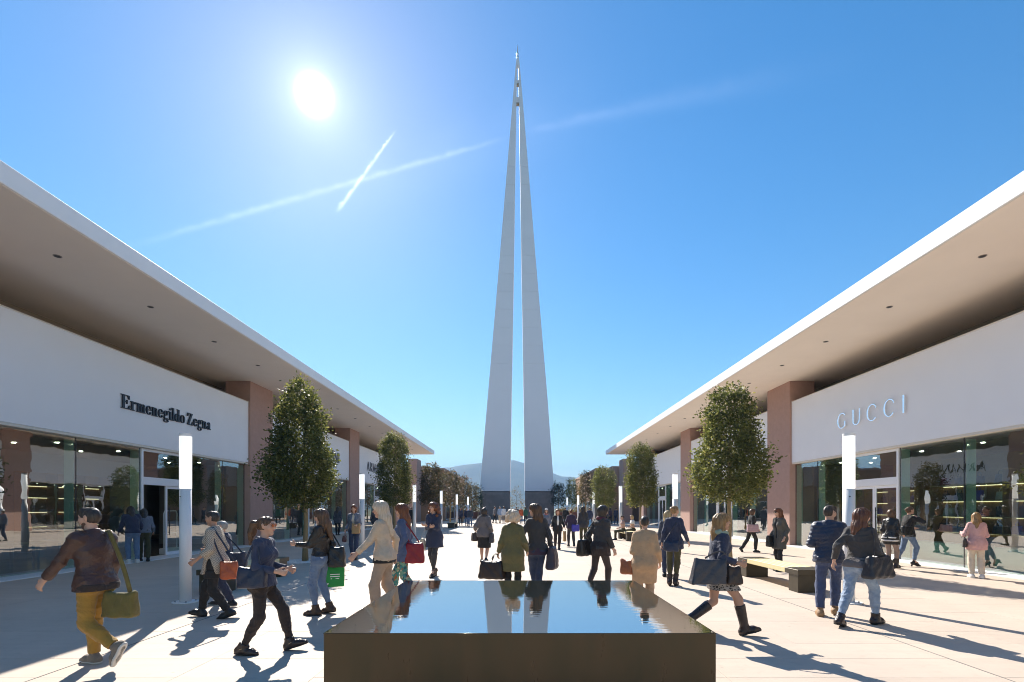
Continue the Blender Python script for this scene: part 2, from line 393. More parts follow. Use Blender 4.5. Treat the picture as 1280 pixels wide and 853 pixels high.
# glyphs: built from straight strokes and arcs of changing width, in units of the capital height
def st(x0, y0, x1, y1, w, w1=None):
    w1 = w if w1 is None else w1
    dx, dy = x1 - x0, y1 - y0; l = math.hypot(dx, dy) or 1; nx, ny = -dy / l, dx / l
    return [[(x0 + nx * w / 2, y0 + ny * w / 2), (x0 - nx * w / 2, y0 - ny * w / 2), (x1 - nx * w1 / 2, y1 - ny * w1 / 2), (x1 + nx * w1 / 2, y1 + ny * w1 / 2)]]
def bar(x0, x1, y0, y1): return [[(x0, y0), (x1, y0), (x1, y1), (x0, y1)]]
def arc(cx, cy, rx, ry, a0, a1, thick, thin, n=14):
    out = []
    def pt(a):
        w = thin + (thick - thin) * abs(math.cos(a)) ** 1.3
        c, s = math.cos(a), math.sin(a)
        return ((cx + c * rx, cy + s * ry), (cx + c * (rx - w), cy + s * (ry - (thin + (w - thin) * .0))))
    P = [pt(R(a0 + (a1 - a0) * i / n)) for i in range(n + 1)]
    for i in range(n):
        o0, i0 = P[i]; o1, i1 = P[i + 1]; q = [o0, o1, i1, i0]
        ar = sum(q[k][0] * q[(k + 1) % 4][1] - q[(k + 1) % 4][0] * q[k][1] for k in range(4))
        out.append(q if ar > 0 else q[::-1])
    return out
def fix(polys):
    r = []
    for q in polys:
        ar = sum(q[k][0] * q[(k + 1) % len(q)][1] - q[(k + 1) % len(q)][0] * q[k][1] for k in range(len(q)))
        r.append(q if ar > 0 else q[::-1])
    return r
T, H_ = 0.15, 0.055          # serif face: thick and thin strokes
def serif(x, y, w=.30): return bar(x - w / 2, x + w / 2, y, y + H_) 
def GL(ch):
    xh = 0.66
    if ch == 'E': return .74, bar(.10, .27, 0, 1) + bar(0, .66, 0, H_) + bar(0, .64, 1 - H_, 1) + bar(.27, .46, .49, .49 + H_) + bar(.43, .48, .36, .66) + [[(.66, 0), (.70, .30), (.64, .30), (.52, .04)]] + [[(.64, 1), (.66, .72), (.60, .72), (.50, .96)]]
    if ch == 'r': return .47, bar(.07, .21, 0, xh) + bar(0, .30, 0, H_) + bar(0, .10, xh - H_, xh) + arc(.33, xh - .18, .14, .18, 60, 180, .06, .06, 7) + arc(.38, xh - .08, .07, .075, 0, 360, .07, .075, 10)
    if ch in 'mn':
        k = 2 if ch == 'm' else 1; P = bar(.07, .20, 0, xh) + bar(0, .28, 0, H_) + bar(0, .10, xh - H_, xh); x = .20
        for i in range(k):
            P += arc(x + .115, xh - .16, .125, .16, 0, 180, .05, .07, 8) + bar(x + .11, x + .24, 0, xh - .15) + bar(x + .05, x + .30, 0, H_); x += .24
        return x + .12, P
    if ch == 'e': return .52, arc(.25, xh / 2, .23, xh / 2 + .01, 25, 335, .135, .055, 22) + bar(.10, .46, xh * .50, xh * .50 + .05) + bar(.385, .475, xh * .5, xh * .66)
    if ch == 'g': return .52, arc(.22, xh - .20, .19, .205, 0, 360, .115, .05, 20) + arc(.23, -.135, .225, .155, 0, 360, .10, .06, 20) + st(.10, .27, .08, .06, .07) + bar(.06, .36, .015, .085) + st(.36, xh - .06, .50, xh + .03, .05) + arc(.49, xh - .01, .055, .055, 0, 360, .055, .055, 8)
    if ch == 'i': return .29, bar(.07, .21, 0, xh) + bar(0, .28, 0, H_) + bar(0, .10, xh - H_, xh) + arc(.14, .86, .085, .085, 0, 360, .085, .085, 12)
    if ch == 'l': return .29, bar(.07, .21, 0, 1.02) + bar(0, .28, 0, H_) + bar(0, .10, 1.02 - H_, 1.02)
    if ch == 'd': return .56, arc(.24, xh / 2, .23, xh / 2 + .01, 35, 325, .135, .055, 20) + bar(.32, .46, 0, 1.02) + bar(.24, .36, 1.02 - H_, 1.02) + bar(.42, .53, 0, H_)
    if ch == 'o': return .53, arc(.25, xh / 2, .24, xh / 2 + .01, 0, 360, .135, .055, 24)
    if ch == 'Z': return .66, bar(.03, .58, 1 - H_, 1) + bar(.02, .62, 0, H_) + [[(.02, .03), (.20, .03), (.58, .97), (.40, .97)]] + [[(.03, 1), (.03, .72), (.08, .72), (.17, .97)]] + [[(.62, 0), (.63, .30), (.58, .30), (.46, .03)]]
    if ch == 'a': return .52, bar(.27, .40, .05, xh - .14) + arc(.25, xh - .16, .15, .165, 0, 170, .10, .06, 9) + arc(.13, xh - .17, .06, .06, 0, 360, .06, .06, 8) + arc(.19, .165, .175, .175, 55, 360, .115, .05, 18) + st(.36, .05, .50, .03, .06) + st(.27, xh * .55, .14, .31, .05)
    # light roman capitals
    if ch == 'G': return .86, arc(.42, .5, .42, .51, 42, 322, .105, .05, 30) + bar(.66, .75, .10, .44) 
    if ch == 'U': return .74, bar(.04, .145, .26, 1) + bar(.60, .67, .26, 1) + arc(.355, .28, .315, .29, 180, 360, .10, .055, 18)
    if ch == 'C': return .80, arc(.42, .5, .42, .51, 42, 318, .105, .05, 30) + bar(.70, .735, .72, .88)
    if ch == 'I': return .20, bar(.04, .15, 0, 1)
    # condensed capitals with hairline strokes
    if ch == 'A': return .50, st(.04, 0, .24, 1, .035) + st(.25, 1, .45, 0, .10) + bar(.11, .35, .27, .30)
    if ch == 'R': return .48, bar(.05, .14, 0, 1) + arc(.16, .74, .24, .26, -90, 90, .09, .035, 12) + bar(.12, .18, .965, 1) + bar(.12, .18, .48, .515) + st(.22, .48, .44, 0, .095)
    if ch == 'M': return .62, bar(.05, .08, 0, 1) + st(.08, 1, .30, .04, .10) + st(.30, .04, .50, 1, .03) + bar(.48, .57, 0, 1)
    if ch == 'N': return .54, bar(.05, .08, 0, 1) + st(.08, .98, .44, .02, .10) + bar(.43, .46, 0, 1)
    if ch == 'J': return .34, bar(.16, .26, .1, 1)
    if ch == 'O': return .5, arc(.24, .5, .24, .5, 0, 360, .1, .05, 18)
    if ch == 'T': return .46, bar(.18, .27, 0, 1) + bar(.02, .43, .92, 1)
    if ch == 'L': return .4, bar(.05, .14, 0, 1) + bar(.05, .38, 0, .08)
    return .3, []
def write_sign(text, panel, sgn, d_left, width, z, cap, mat_, gap=.06, thick=.05, proud=.02, inv=False):
    """letters on the panel of a pavilion, reading from the plaza"""
    adv = []; x = 0
    for ch in text:
        w, P = GL(ch) if ch != ' ' else (.22, [])
        adv.append((ch, x, P)); x += w + gap
    k = width / ((x - gap) * cap); panel_w = WP(panel)
    for ch, off, P in adv:
        if not P: continue
        mb = MB()
        for i, q in enumerate(fix(P)):
            def place(u, v, t, i=i):
                yy = d_left - sgn * 0 + (-sgn) * (u + off) * cap * k
                return Vector((sgn * (XP - proud - t), yy, z + v * cap)) - panel_w
            t = thick + 0.0008 * (i % 5)
            V = [place(a, b, 0) for a, b in q] + [place(a, b, t) for a, b in q]; n = len(q)
            Fs = [tuple(range(n)), tuple(range(2 * n - 1, n - 1, -1))] + [(i2, n + i2, n + (i2 + 1) % n, (i2 + 1) % n) for i2 in range(n)]
            if sgn > 0: Fs = [f for f in Fs]
            mb.add(V, Fs)
        me = mb.mesh('letter', mat_)
        o = obj('letter', me, panel)

def pavilion(sgn, label):
    root = thing('shop_pavilion', label, 'shop building', (sgn * 16, 24, 0))
    def bx(name, x0, x1, y0, y1, z0, z1, m, parent=None, bv=0.0):
        a, b = sorted((sgn * x0, sgn * x1))
        par = parent or root
        cx, cy = (a + b) / 2, (y0 + y1) / 2
        o = MB().box(a - cx, b - cx, y0 - cy, y1 - cy, 0, z1 - z0, bv=bv).obj(name, m, par)
        w = Vector((cx, cy, z0)); pw = WP(par); o.location = w - pw; POS[o.name] = w
        return o
    # roof, soffit, downlights
    roof = bx('roof', XE, 25, YNEAR, YEND, ZS, ZT, M_WHITE, bv=0.012)
    sof = bx('soffit', XE + .05, 24.8, YNEAR + .05, YEND - .06, ZS - .012, ZS - .002, M_SOFFIT)
    lamp_y = [gy for gy in (3.2, 6.1, 9.0, 11.9, 14.9, 18.0, 21.0, 24.0, 27.0, 30.2, 33.4, 36.6, 40, 43.5, 47, 51)]
    for y in lamp_y:
        mb = MB(); mb.cyl((0, 0, 0), (0, 0, -.010), .085, .085, 20, 0); mb.cyl((0, 0, -.0105), (0, 0, -.013), .062, .062, 20, 1)
        o = mb.obj('downlight', [M_CAN, M_CANIN], sof); o.location = Vector((sgn * (10.75), y, ZS - .012)) - WP(sof)
    # columns
    for (a, b) in COLS:
        bx('column', XC, XC + 1.15, a, b, 0, ZS - .012, M_PINK, bv=0.015)
    bx('back_wall', 24, 24.3, YNEAR, YEND - .5, 0, ZS - .012, M_INT)
    bx('clerestory_wall', 14.6, 14.75, YNEAR, YEND - .6, ZP0 + .35, ZS - .012, M_BACKW)
    bx('end_wall', 12.75, 24, YEND - 3.6, YEND - 3.35, 0, ZS - .012, M_PINK)
    # plain strip in front of the glass
    bays = list(zip(COLS[:-1], COLS[1:]))
    for bi, ((_, a), (b, _)) in enumerate(bays):
        bx('threshold', XC - .36, XG + .3, a + .004, b - .004, -.02, .022, M_STRIP, bv=.004)
        bx('shop_floor', XG + .3, 20.0, a - 2.2, b, -.02, .018, M_FLOOR)
        bx('shop_ceiling', XG + .25, 20.0, a, b, ZP0 - .12, ZP0, M_INT)
        bx('shop_back_wall', 17.2, 17.35, a, b, .02, ZP0 - .12, M_INTG if (sgn > 0 and bi == 1) else M_INT)
        bx('side_wall', XC + 1.15, 17.2, a - 1.3, a - 1.1, .02, ZP0 - .12, M_INT)
        p = bx('sign_panel', XP, XP + .12, a + .003, b - .003, ZP0, ZP1, M_PANEL, bv=.006)
        bx('panel_cap', XP - .012, XP + .15, a + .003, b - .003, ZP1, ZP1 + .03, M_TRIM)
        bx('lintel_trim', XP + .01, XG + .10, a + .003, b - .003, ZP0 - .075, ZP0 - .003, M_TRIM, bv=.004)
        bx('panel_back', XP + .13, 14.6, a + .003, b - .003, ZP0 + .02, ZP0 + .12, M_BACKW)
        # glazing
        L_ = b - a
        if bi == 0 : cuts = [(a, a + L_ * .33), (a + L_ * .33, a + L_ * .66), (a + L_ * .66, b)]; door = None
        elif bi == 1:
            xs = [a, DXP(94.8, XG), DXP(175, XG), DXP(236, XG), DXP(278, XG), b]
            cuts = [(xs[0], xs[1]), (xs[1], xs[2]), (xs[3], xs[4]), (xs[4], xs[5])]; door = (xs[2], xs[3])
        else:
            q = [a + L_ * k for k in (0, .22, .42, .62, .82, 1)]
            cuts = [(q[0], q[1]), (q[1], q[2]), (q[3], q[4]), (q[4], q[5])]; door = (q[2], q[3])
        for ci, (u, v) in enumerate(cuts):
            bx('glass_pane', XG, XG + .014, u + .012, v - .012, .03, ZP0 - .08, M_GLASS)
            bx('glazing_seal', XG - .006, XG + .03, v - .011, v + .011, .03, ZP0 - .08, M_DARKF)
            bx('glass_fin', XG + .035, XG + .30, v - .02 - .03, v - .03, .03, ZP0 - .125, M_FIN)
        if door:
            u, v = door; zt = 2.52
            fr = bx('door_frame', XG - .05, XG + .09, u + .012, u + .10, .024, ZP0 - .08, M_FRAME, bv=.005)
            bx('door_frame', XG - .05, XG + .09, v - .10, v - .012, .024, ZP0 - .08, M_FRAME, bv=.005)
            bx('transom', XG - .048, XG + .088, u + .102, v - .102, zt, zt + .26, M_FRAME, bv=.005)
            bx('door_head', XG - .048, XG + .088, u + .102, v - .102, ZP0 - .17, ZP0 - .082, M_FRAME, bv=.005)
            bx('fanlight', XG, XG + .014, u + .102, v - .102, zt + .262, ZP0 - .172, M_GLASS)
            mid = (u + v) / 2
            leaves = [(u + .104, mid - .004), (mid + .004, v - .104)]
            if sgn < 0 and bi == 1: leaves = leaves[1:]
            for (p0, p1) in leaves:
                lf = bx('door_leaf', XG + .01, XG + .06, p0, p0 + .085, .03, zt - .004, M_FRAME, bv=.004)
                bx('stile', XG + .01, XG + .06, p1 - .085, p1, .03, zt - .004, M_FRAME, lf, bv=.004)
                bx('rail', XG + .012, XG + .058, p0 + .086, p1 - .086, .03, .15, M_FRAME, lf, bv=.004)
                bx('rail', XG + .012, XG + .058, p0 + .086, p1 - .086, zt - .10, zt - .006, M_FRAME, lf, bv=.004)
                bx('pane', XG + .03, XG + .042, p0 + .086, p1 - .086, .151, zt - .101, M_GLASS, lf)
                hy = p1 - .12 if p0 < mid - .1 else p0 + .12
                mb = MB(); mb.cyl((sgn * (XG - .03), hy, .75), (sgn * (XG - .03), hy, 1.75), .016, n=10); mb.cyl((sgn * (XG - .03), hy, .85), (sgn * (XG + .02), hy, .85), .01, n=8); mb.cyl((sgn * (XG - .03), hy, 1.65), (sgn * (XG + .02), hy, 1.65), .01, n=8)
                o = mb.obj('handle', M_DARKF, lf, True); o.location = -WP(lf)
        # lit lamps in the shop ceiling
        for lx in (13.9, 15.2):
            for t in (.12, .3, .5, .7, .88):
                o = MB().cyl((0, 0, 0), (0, 0, -.015), .05, n=14).obj('ceiling_lamp', M_LAMPON, root)
                o.location = Vector((sgn * lx, a + L_ * t, ZP0 - .121)) - WP(root)
    return root
POS = {}
def WP(o):
    w = Vector(o.location)
    while o.parent is not None: o = o.parent; w += Vector(o.location)
    return w
left_shop = pavilion(-1, 'long low shop pavilion in shade with dark serif lettering on its white panel')
right_shop = pavilion(1, 'long low shop pavilion with pale thin capitals on its white panel')
M_INK = mat('dark_navy_letter', (0.012, 0.012, 0.022), rough=0.4)
M_SILV = mat('brushed_silver_letter', (0.97, 0.98, 1.0), rough=0.25, metal=0.85)
M_GREYL = mat('grey_letter', (0.075, 0.07, 0.078), rough=0.5)
def panels(root): return [c for c in root.children if c.name.startswith('sign_panel')]
PL = sorted(panels(left_shop), key=lambda o: o.location.y); PR = sorted(panels(right_shop), key=lambda o: o.location.y)
def sign(panel, text, sgn, x_first, x_last, ytop, ybase, at, mat_, gap, **kw):
    d0 = DXP(x_first, XP); d1 = DXP(x_last, XP)
    da = DXP(at, XP); zt, zb = gz(ytop, da), gz(ybase, da)
    write_sign(text, panel, sgn, d0, abs(d1 - d0), zb, zt - zb, mat_, gap, **kw)
sign(PL[1], 'Ermenegildo Zegna', -1, 150, 262.5, 493, 510.5, 153, M_INK, .0, thick=.04, proud=.012)
sign(PR[1], 'GUCCI', 1, 1049, 1134, 494, 516.5, 1132, M_SILV, .50, thick=.045, proud=.03)
sign(PL[2], 'ARMANI', -1, 398, 424, 567.0, 579.5, 424, M_GREYL, .05, thick=.03, proud=.01)
sign(PL[3], 'ARMANI', -1, 458.2, 477.3, 577.2, 588.6, 459, M_GREYL, .05, thick=.03, proud=.01)
# ================================================================ tower (two tapering blades)
DT = 84.0
M_TOWER = mat('tower_panels', (0.74, 0.73, 0.765), rough=0.55, var=0.02, vscale=.6, objvar=.012)
M_TBASE = mat('tower_stone', (0.235, 0.195, 0.175), rough=0.85, var=0.15, vscale=1.6, bump=.2, bscale=9, objvar=.10)
M_TIP = mat('tower_tip_metal', (0.75, 0.75, 0.76), rough=0.25, metal=0.8)
M_BRONZE = mat('tower_bronze', (0.33, 0.24, 0.15), rough=0.5, var=.1)
def tower():
    root = thing('obelisk_tower', 'tall pale needle tower of two tapering blades on brown stone bases', 'tower', (gx(647, DT), DT, 0))
    cx = gx(647.2, DT)
    def X(px): return gx(px, DT) - cx
    def Z(py): return gz(py, DT)
    outer_l = [(615, 601.1), (500, 610.6), (340, 624.0), (131.5, 640.9), (57, 647.1)]
    inner_l = [(615, 638.0), (500, 639.8), (340, 642.6), (131.5, 645.6), (57, 647.2)]
    outer_r = [(615, 691.9), (500, 683.9), (340, 670.6), (131.5, 653.9), (57, 647.6)]
    inner_r = [(615, 656.2), (500, 655.0), (340, 652.0), (131.5, 649.6), (57, 647.3)]
    def ev(t, y):
        t = sorted(t); return float(np.interp(y, [p[0] for p in t], [p[1] for p in t]))
    ytop = 78.0
    # each blade in stacked cladding panels, tall thin joints between
    for o_, i_ in ((outer_l, inner_l), (outer_r, inner_r)):
        blade = None
        zs = np.linspace(Z(614.6), Z(ytop), 25)
        ys = [VY - (z - EYE) * F / DT for z in zs]
        for k in range(len(zs) - 1):
            mb = MB(); V = []
            for (z, y) in ((zs[k] + .012, ys[k]), (zs[k + 1] - .012, ys[k + 1])):
                xo, xi = X(ev(o_, y)), X(ev(i_, y)); t = (z - zs[0]) / (zs[-1] - zs[0]); dp = 4.2 * (1 - t) + .5 * t
                V += [(xo, -dp / 2 + 2.1 - 2.1, z), (xi, -dp / 2, z), (xi, dp / 2, z), (xo, dp / 2, z)]
            Fs = [(3, 2, 1, 0), (4, 5, 6, 7)] + [(a, (a + 1) % 4, 4 + (a + 1) % 4, 4 + a) for a in range(4)]
            if o_ is outer_r: Fs = [f[::-1] for f in Fs]
            mb.add(V, Fs)
            if blade is None:
                core = MB(); Vc = []
                for (z, y) in ((zs[0], ys[0]), (zs[-1], ys[-1])):
                    xo, xi = X(ev(o_, y)), X(ev(i_, y)); s_ = .03 if xo < xi else -.03; t = (z - zs[0]) / (zs[-1] - zs[0]); dp = 4.2 * (1 - t) + .5 * t - .06
                    Vc += [(xo + s_, -dp / 2, z), (xi - s_, -dp / 2, z), (xi - s_, dp / 2, z), (xo + s_, dp / 2, z)]
                core.add(Vc, Fs); blade = core.obj('blade', M_TOWER, root)
            mb.obj('cladding_panel', M_TOWER, blade)
        # stone base in courses of blocks
        xo, xi = X(ev(o_, 615) ), X(ev(i_, 615)); 
        a, b = sorted((xo, xi)); zt = Z(615)
        base = MB().box(a + .04, b - .04, -2.06, 2.06, 0, zt - .02).obj('base', M_TBASE, root)
        rows = 7; hgt = (zt - .01) / rows
        for r in range(rows):
            n = 5; off = (r % 2) * .5
            cuts = sorted({a, b} | {a + (b - a) * (q + off) / n for q in range(n) if 0 < (q + off) / n < 1})
            for u, v in zip(cuts[:-1], cuts[1:]):
                MB().box(u + .012, v - .012, -2.11, -1.9, r * hgt + .012, (r + 1) * hgt - .012, bv=.012).obj('stone_block', M_TBASE, base)
    for (y0, y1) in ((122.7, 131.6), (101.6, 107.6)):
        mb = MB(); mb.box(X(ev(inner_l, y0)) - .08, X(ev(inner_r, y0)) + .08, -.2, .2, Z(y1), Z(y0)); 
        cb = mb.obj('crossbar', M_TOWER, root)
        MB().box(X(ev(inner_l, y1)) - .12, X(ev(inner_r, y1)) + .12, -.24, .24, Z(y1) - .02, Z(y1) + .24).obj('bronze_band', M_BRONZE, cb)
    mb = MB(); mb.cyl((0, 0, Z(84)), (0, 0, Z(72)), .34, .20, 12); mb.cyl((0, 0, Z(72)), (0, 0, Z(57)), .17, .03, 10); mb.obj('spike', M_TOWER, root)
    mb = MB()
    for (y, r) in ((72, .26), (67.5, .2)):
        c = Z(y); ring = [(0, -1)] + [(math.cos(t), math.sin(t)) for t in np.linspace(-1.2, 1.2, 7)] + [(0, 1)]
        for (ra, za), (rb, zb) in zip(ring[:-1], ring[1:]): mb.cyl((0, 0, c + za * r), (0, 0, c + zb * r), max(ra * r, .005), max(rb * r, .005), 14, caps=False)
    mb.obj('ball', M_TIP, root, True)
tower()

# ================================================================ reflecting pool
HP = 0.75
Yf = (EYE - HP) * F / (791.6 - VY); Yb = (EYE - HP) * F / (725.8 - VY)
Xl, Xr = gx(404.6, Yf), gx(895.0, Yf)
def pool():
    root = thing('reflecting_pool', 'square dark bronze basin brimming with mirror-still water in the foreground', 'fountain', ((Xl + Xr) / 2, (Yf + Yb) / 2, 0))
    o0 = root.location
    m = mat('bronze_cladding', (0.060, 0.038, 0.018), rough=0.36, metal=0.4, var=.26, vscale=2.6, detail=9, rvar=.14, stretch=(2.2, 2.2, .5), color2=(.062, .046, .020), bump=.05, bscale=12)
    dark = mat('basin_stone', (0.012, 0.013, 0.012), rough=.3)
    def bx(name, x0, x1, y0, y1, z0, z1, mt, par=root, bv=.003):
        return MB().box(x0 - o0.x, x1 - o0.x, y0 - o0.y, y1 - o0.y, z0, z1, bv=bv).obj(name, mt, par)
    t = .022; zt = HP - .004
    core = bx('basin', Xl + t, Xr - t, Yf + t, Yb - t, 0, HP - .05, dark)
    for (name, a) in (('cladding_panel', (Xl, Xr, Yf, Yf + t - .001, .01, zt, m)), ('cladding_panel', (Xl, Xr, Yb - t + .001, Yb, .01, zt, m)),
                      ('cladding_panel', (Xl, Xl + t - .001, Yf + t, Yb - t, .01, zt, m)), ('cladding_panel', (Xr - t + .001, Xr, Yf + t, Yb - t, .01, zt, m))):
        bx(name, *a, core)
    # water: a finely divided sheet with low ripples that spills to the rim
    wm = bpy.data.materials.new('still_water'); wm.use_nodes = True; nt = wm.node_tree; N = nt.nodes; L = nt.links; b = N['Principled BSDF']
    b.inputs['Base Color'].default_value = (0.012, 0.016, 0.014, 1); b.inputs['Roughness'].default_value = 0.012; b.inputs['IOR'].default_value = 8.0; b.inputs['Specular IOR Level'].default_value = .5
    geo = N.new('ShaderNodeNewGeometry'); mp = N.new('ShaderNodeMapping'); mp.inputs['Scale'].default_value = (1.2, 5.5, 1); L.new(geo.outputs['Position'], mp.inputs[0])
    nz = N.new('ShaderNodeTexNoise'); nz.inputs['Scale'].default_value = 3.6; nz.inputs['Detail'].default_value = 3; L.new(mp.outputs[0], nz.inputs[0])
    bp = N.new('ShaderNodeBump'); bp.inputs['Strength'].default_value = .10; bp.inputs['Distance'].default_value = .0045; L.new(nz.outputs[0], bp.inputs['Height']); L.new(bp.outputs[0], b.inputs['Normal'])
    n = 24; V = []
    for j in range(n + 1):
        for i in range(n + 1): V.append((Xl + .001 + (Xr - Xl - .002) * i / n - o0.x, Yf + .001 + (Yb - Yf - .002) * j / n - o0.y, HP))
    Fs = [(j * (n + 1) + i, j * (n + 1) + i + 1, (j + 1) * (n + 1) + i + 1, (j + 1) * (n + 1) + i) for j in range(n) for i in range(n)]
    obj('water', mesh_from('water', V, Fs, wm, True), root)
    mb = MB(); e = .0035
    for (a, c) in (((Xl, Yf), (Xr, Yf)), ((Xr, Yf), (Xr, Yb)), ((Xr, Yb), (Xl, Yb)), ((Xl, Yb), (Xl, Yf))):
        mb.cyl((a[0] - o0.x, a[1] - o0.y, HP - .003), (c[0] - o0.x, c[1] - o0.y, HP - .003), e, n=8)
    mb.obj('rim', mat('wet_rim', (.10, .085, .06), rough=.12, metal=.5), root, True)
pool()

# ================================================================ lamp posts
M_POST = mat('lamp_post_white', (0.80, 0.79, 0.78), rough=0.35, var=.02, vscale=3)
M_DIFF = emit_mat('lamp_diffuser', (0.94, 0.94, 0.92), 0.30)  # weak emission stands in for sunlight glowing through the white diffuser
M_BOLT = mat('bolt_steel', (0.42, 0.42, 0.43), rough=.35, metal=.8)
def post_meshes():
    zt, zm = 3.08, 2.08
    a = MB().cyl((0, 0, .012), (0, 0, zm - .004), .098, n=32).mesh('post', M_POST, True)
    b = MB(); b.cyl((0, 0, zm), (0, 0, zt - .05), .101, n=32); b = b.mesh('lamp_diffuser', M_DIFF, True)
    c = MB().cyl((0, 0, zt - .048), (0, 0, zt), .103, n=32).mesh('lamp_cap', M_POST, False)
    d = MB().cyl((0, 0, 0.001), (0, 0, .018), .215, n=36).mesh('base_plate', M_POST, False)
    e = MB().cyl((0, 0, .018), (0, 0, .045), .016, n=6).mesh('bolt', M_BOLT, False)
    f = MB().cyl((-.096, -.012, 1.93), (-.102, -.012, 1.93), .012, n=8).mesh('lock', M_DARKF, False)
    for me in (a, b):
        for p in me.polygons: p.use_smooth = len(p.vertices) == 4
    return a, b, c, d, e, f
PM = post_meshes()
post_lab = {(-1, 0): 'nearest white lamp post on the shaded side before the glass shop door', (-1, 1): 'white lamp post beside the woman carrying a paper bag', (-1, 2): 'white lamp post behind the curly-haired woman in the navy coat',
            (-1, 3): 'slim white lamp post half hidden between the third and fourth trees', (-1, 4): 'white lamp post by the pair in navy jackets', (-1, 5): 'farthest white lamp post on the shaded side',
            (1, 0): 'nearest white lamp post on the sunlit side beside the couple in jeans', (1, 1): 'white lamp post before the pink column beside the blonde ponytail', (1, 2): 'white lamp post behind the two people on the bench',
            (1, 3): 'white lamp post between the third and fourth sunlit trees', (1, 4): 'white lamp post beside the slim brownish tree', (1, 5): 'farthest white lamp post on the sunlit side'}
posts_px = {-1: [(232, 9.37), (452.4, 19.9), (518, 29.6), (551.5, 39.6), (571, 49.5), (585, 60)], 1: [(1061, 9.33), (844, 20), (775.7, 31), (742.3, 42.3), (722.8, 53), (709, 64)]}
for sg in (-1, 1):
    for k, (px, d) in enumerate(posts_px[sg]):
        t = thing('lamp_post', post_lab[(sg, k)], 'lamp post', (gx(px, d), d, 0), group='white lamp posts along the plaza')
        pl = obj('base_plate', PM[3], t); obj('post', PM[0], t); dfs = obj('lamp_diffuser', PM[1], t); obj('lamp_cap', PM[2], dfs)
        if k < 2:
            for q in range(4): o = obj('bolt', PM[4], pl); o.location = (.165 * math.cos(q * math.pi / 2 + .6), .165 * math.sin(q * math.pi / 2 + .6), 0)
            obj('lock', PM[5], t).rotation_euler = (0, 0, R(60))

# ================================================================ benches
M_BEND = mat('bench_bronze', (0.06, 0.048, 0.03), rough=.45, metal=.4, var=.15, vscale=5)
M_BWOOD = mat('bench_pale_wood', (0.70, 0.60, 0.33), rough=.5, var=.12, vscale=3, stretch=(6, .6, 6))
def bench(x0, x1, y0, y1, label):
    c = ((x0 + x1) / 2, (y0 + y1) / 2)
    t = thing('bench', label, 'bench', (*c, 0), group='bronze and wood benches by the trees')
    hx, hy = (x1 - x0) / 2, (y1 - y0) / 2
    e = .52
    MB().box(-hx, hx, -hy, -hy + e, .36, .47, bv=.006).obj('end_slab', M_BEND, t)
    MB().box(-hx, hx, hy - e, hy, .36, .47, bv=.006).obj('end_slab', M_BEND, t)
    n = 4; w = 2 * hx / n
    for i in range(n): MB().box(-hx + i * w + .003, -hx + (i + 1) * w - .003, -hy + e + .003, hy - e - .003, .362, .472, bv=.005).obj('plank', M_BWOOD, t)
    MB().box(-hx + .03, hx - .03, -hy + .05, -hy + .42, 0, .359, bv=.004).obj('leg', M_BEND, t)
    MB().box(-hx + .03, hx - .03, hy - .42, hy - .05, 0, .359, bv=.004).obj('leg', M_BEND, t)
    return t
bench(5.62, 6.22, 10.35, 13.2, 'bench with pale wooden planks and dark bronze ends beside the man in the navy jacket')
bench(-6.55, -5.95, 10.35, 13.2, 'shaded bench half hidden behind the woman in the patterned coat')
bench(5.55, 6.15, 26.6, 29.2, 'bench under the two seated people near the white post')
bench(-6.2, -5.6, 43.6, 46.2, 'dark bench end far off behind the curly-haired woman')

# ================================================================ trees
def leaf_mat(key, c1, c2, c3, tr=.45):
    m = bpy.data.materials.new(key); m.use_nodes = True; nt = m.node_tree; N = nt.nodes; L = nt.links; b = N['Principled BSDF']; out = N['Material Output']
    at = N.new('ShaderNodeAttribute'); at.attribute_name = 'leaf'; rp = N.new('ShaderNodeValToRGB'); cr = rp.color_ramp
    cr.elements[0].position = 0; cr.elements[0].color = (*c1, 1); cr.elements[1].position = .62; cr.elements[1].color = (*c2, 1); e = cr.elements.new(1.0); e.color = (*c3, 1)
    L.new(at.outputs['Fac'], rp.inputs[0]); L.new(rp.outputs[0], b.inputs['Base Color']); b.inputs['Roughness'].default_value = .5; b.inputs['Specular IOR Level'].default_value = .5
    tb = N.new('ShaderNodeBsdfTranslucent'); hs = N.new('ShaderNodeHueSaturation'); hs.inputs['Value'].default_value = 1.5; hs.inputs['Hue'].default_value = .485; L.new(rp.outputs[0], hs.inputs['Color']); L.new(hs.outputs[0], tb.inputs[0])
    ms = N.new('ShaderNodeMixShader'); ms.inputs[0].default_value = tr; L.new(b.outputs[0], ms.inputs[1]); L.new(tb.outputs[0], ms.inputs[2]); L.new(ms.outputs[0], out.inputs[0])
    return m
M_LEAF = leaf_mat('oak_leaves', (0.040, 0.052, 0.012), (0.13, 0.150, 0.036), (0.31, 0.29, 0.09))
M_LEAFR = leaf_mat('russet_leaves', (0.032, 0.034, 0.013), (0.085, 0.076, 0.028), (0.19, 0.115, 0.048))
M_LEAFB = leaf_mat('blue_green_leaves', (0.012, 0.022, 0.012), (0.030, 0.048, 0.026), (0.07, 0.09, 0.05))
M_LEAFY = leaf_mat('autumn_leaves', (0.06, 0.06, 0.015), (0.13, 0.11, 0.03), (0.24, 0.14, 0.05))
M_BARK = mat('pale_bark', (0.27, 0.20, 0.105), rough=.9, var=.25, vscale=9, bump=.5, bscale=30, stretch=(4, 4, .8))
M_BARKD = mat('dark_bark', (0.09, 0.07, 0.05), rough=.9, var=.25, vscale=9)
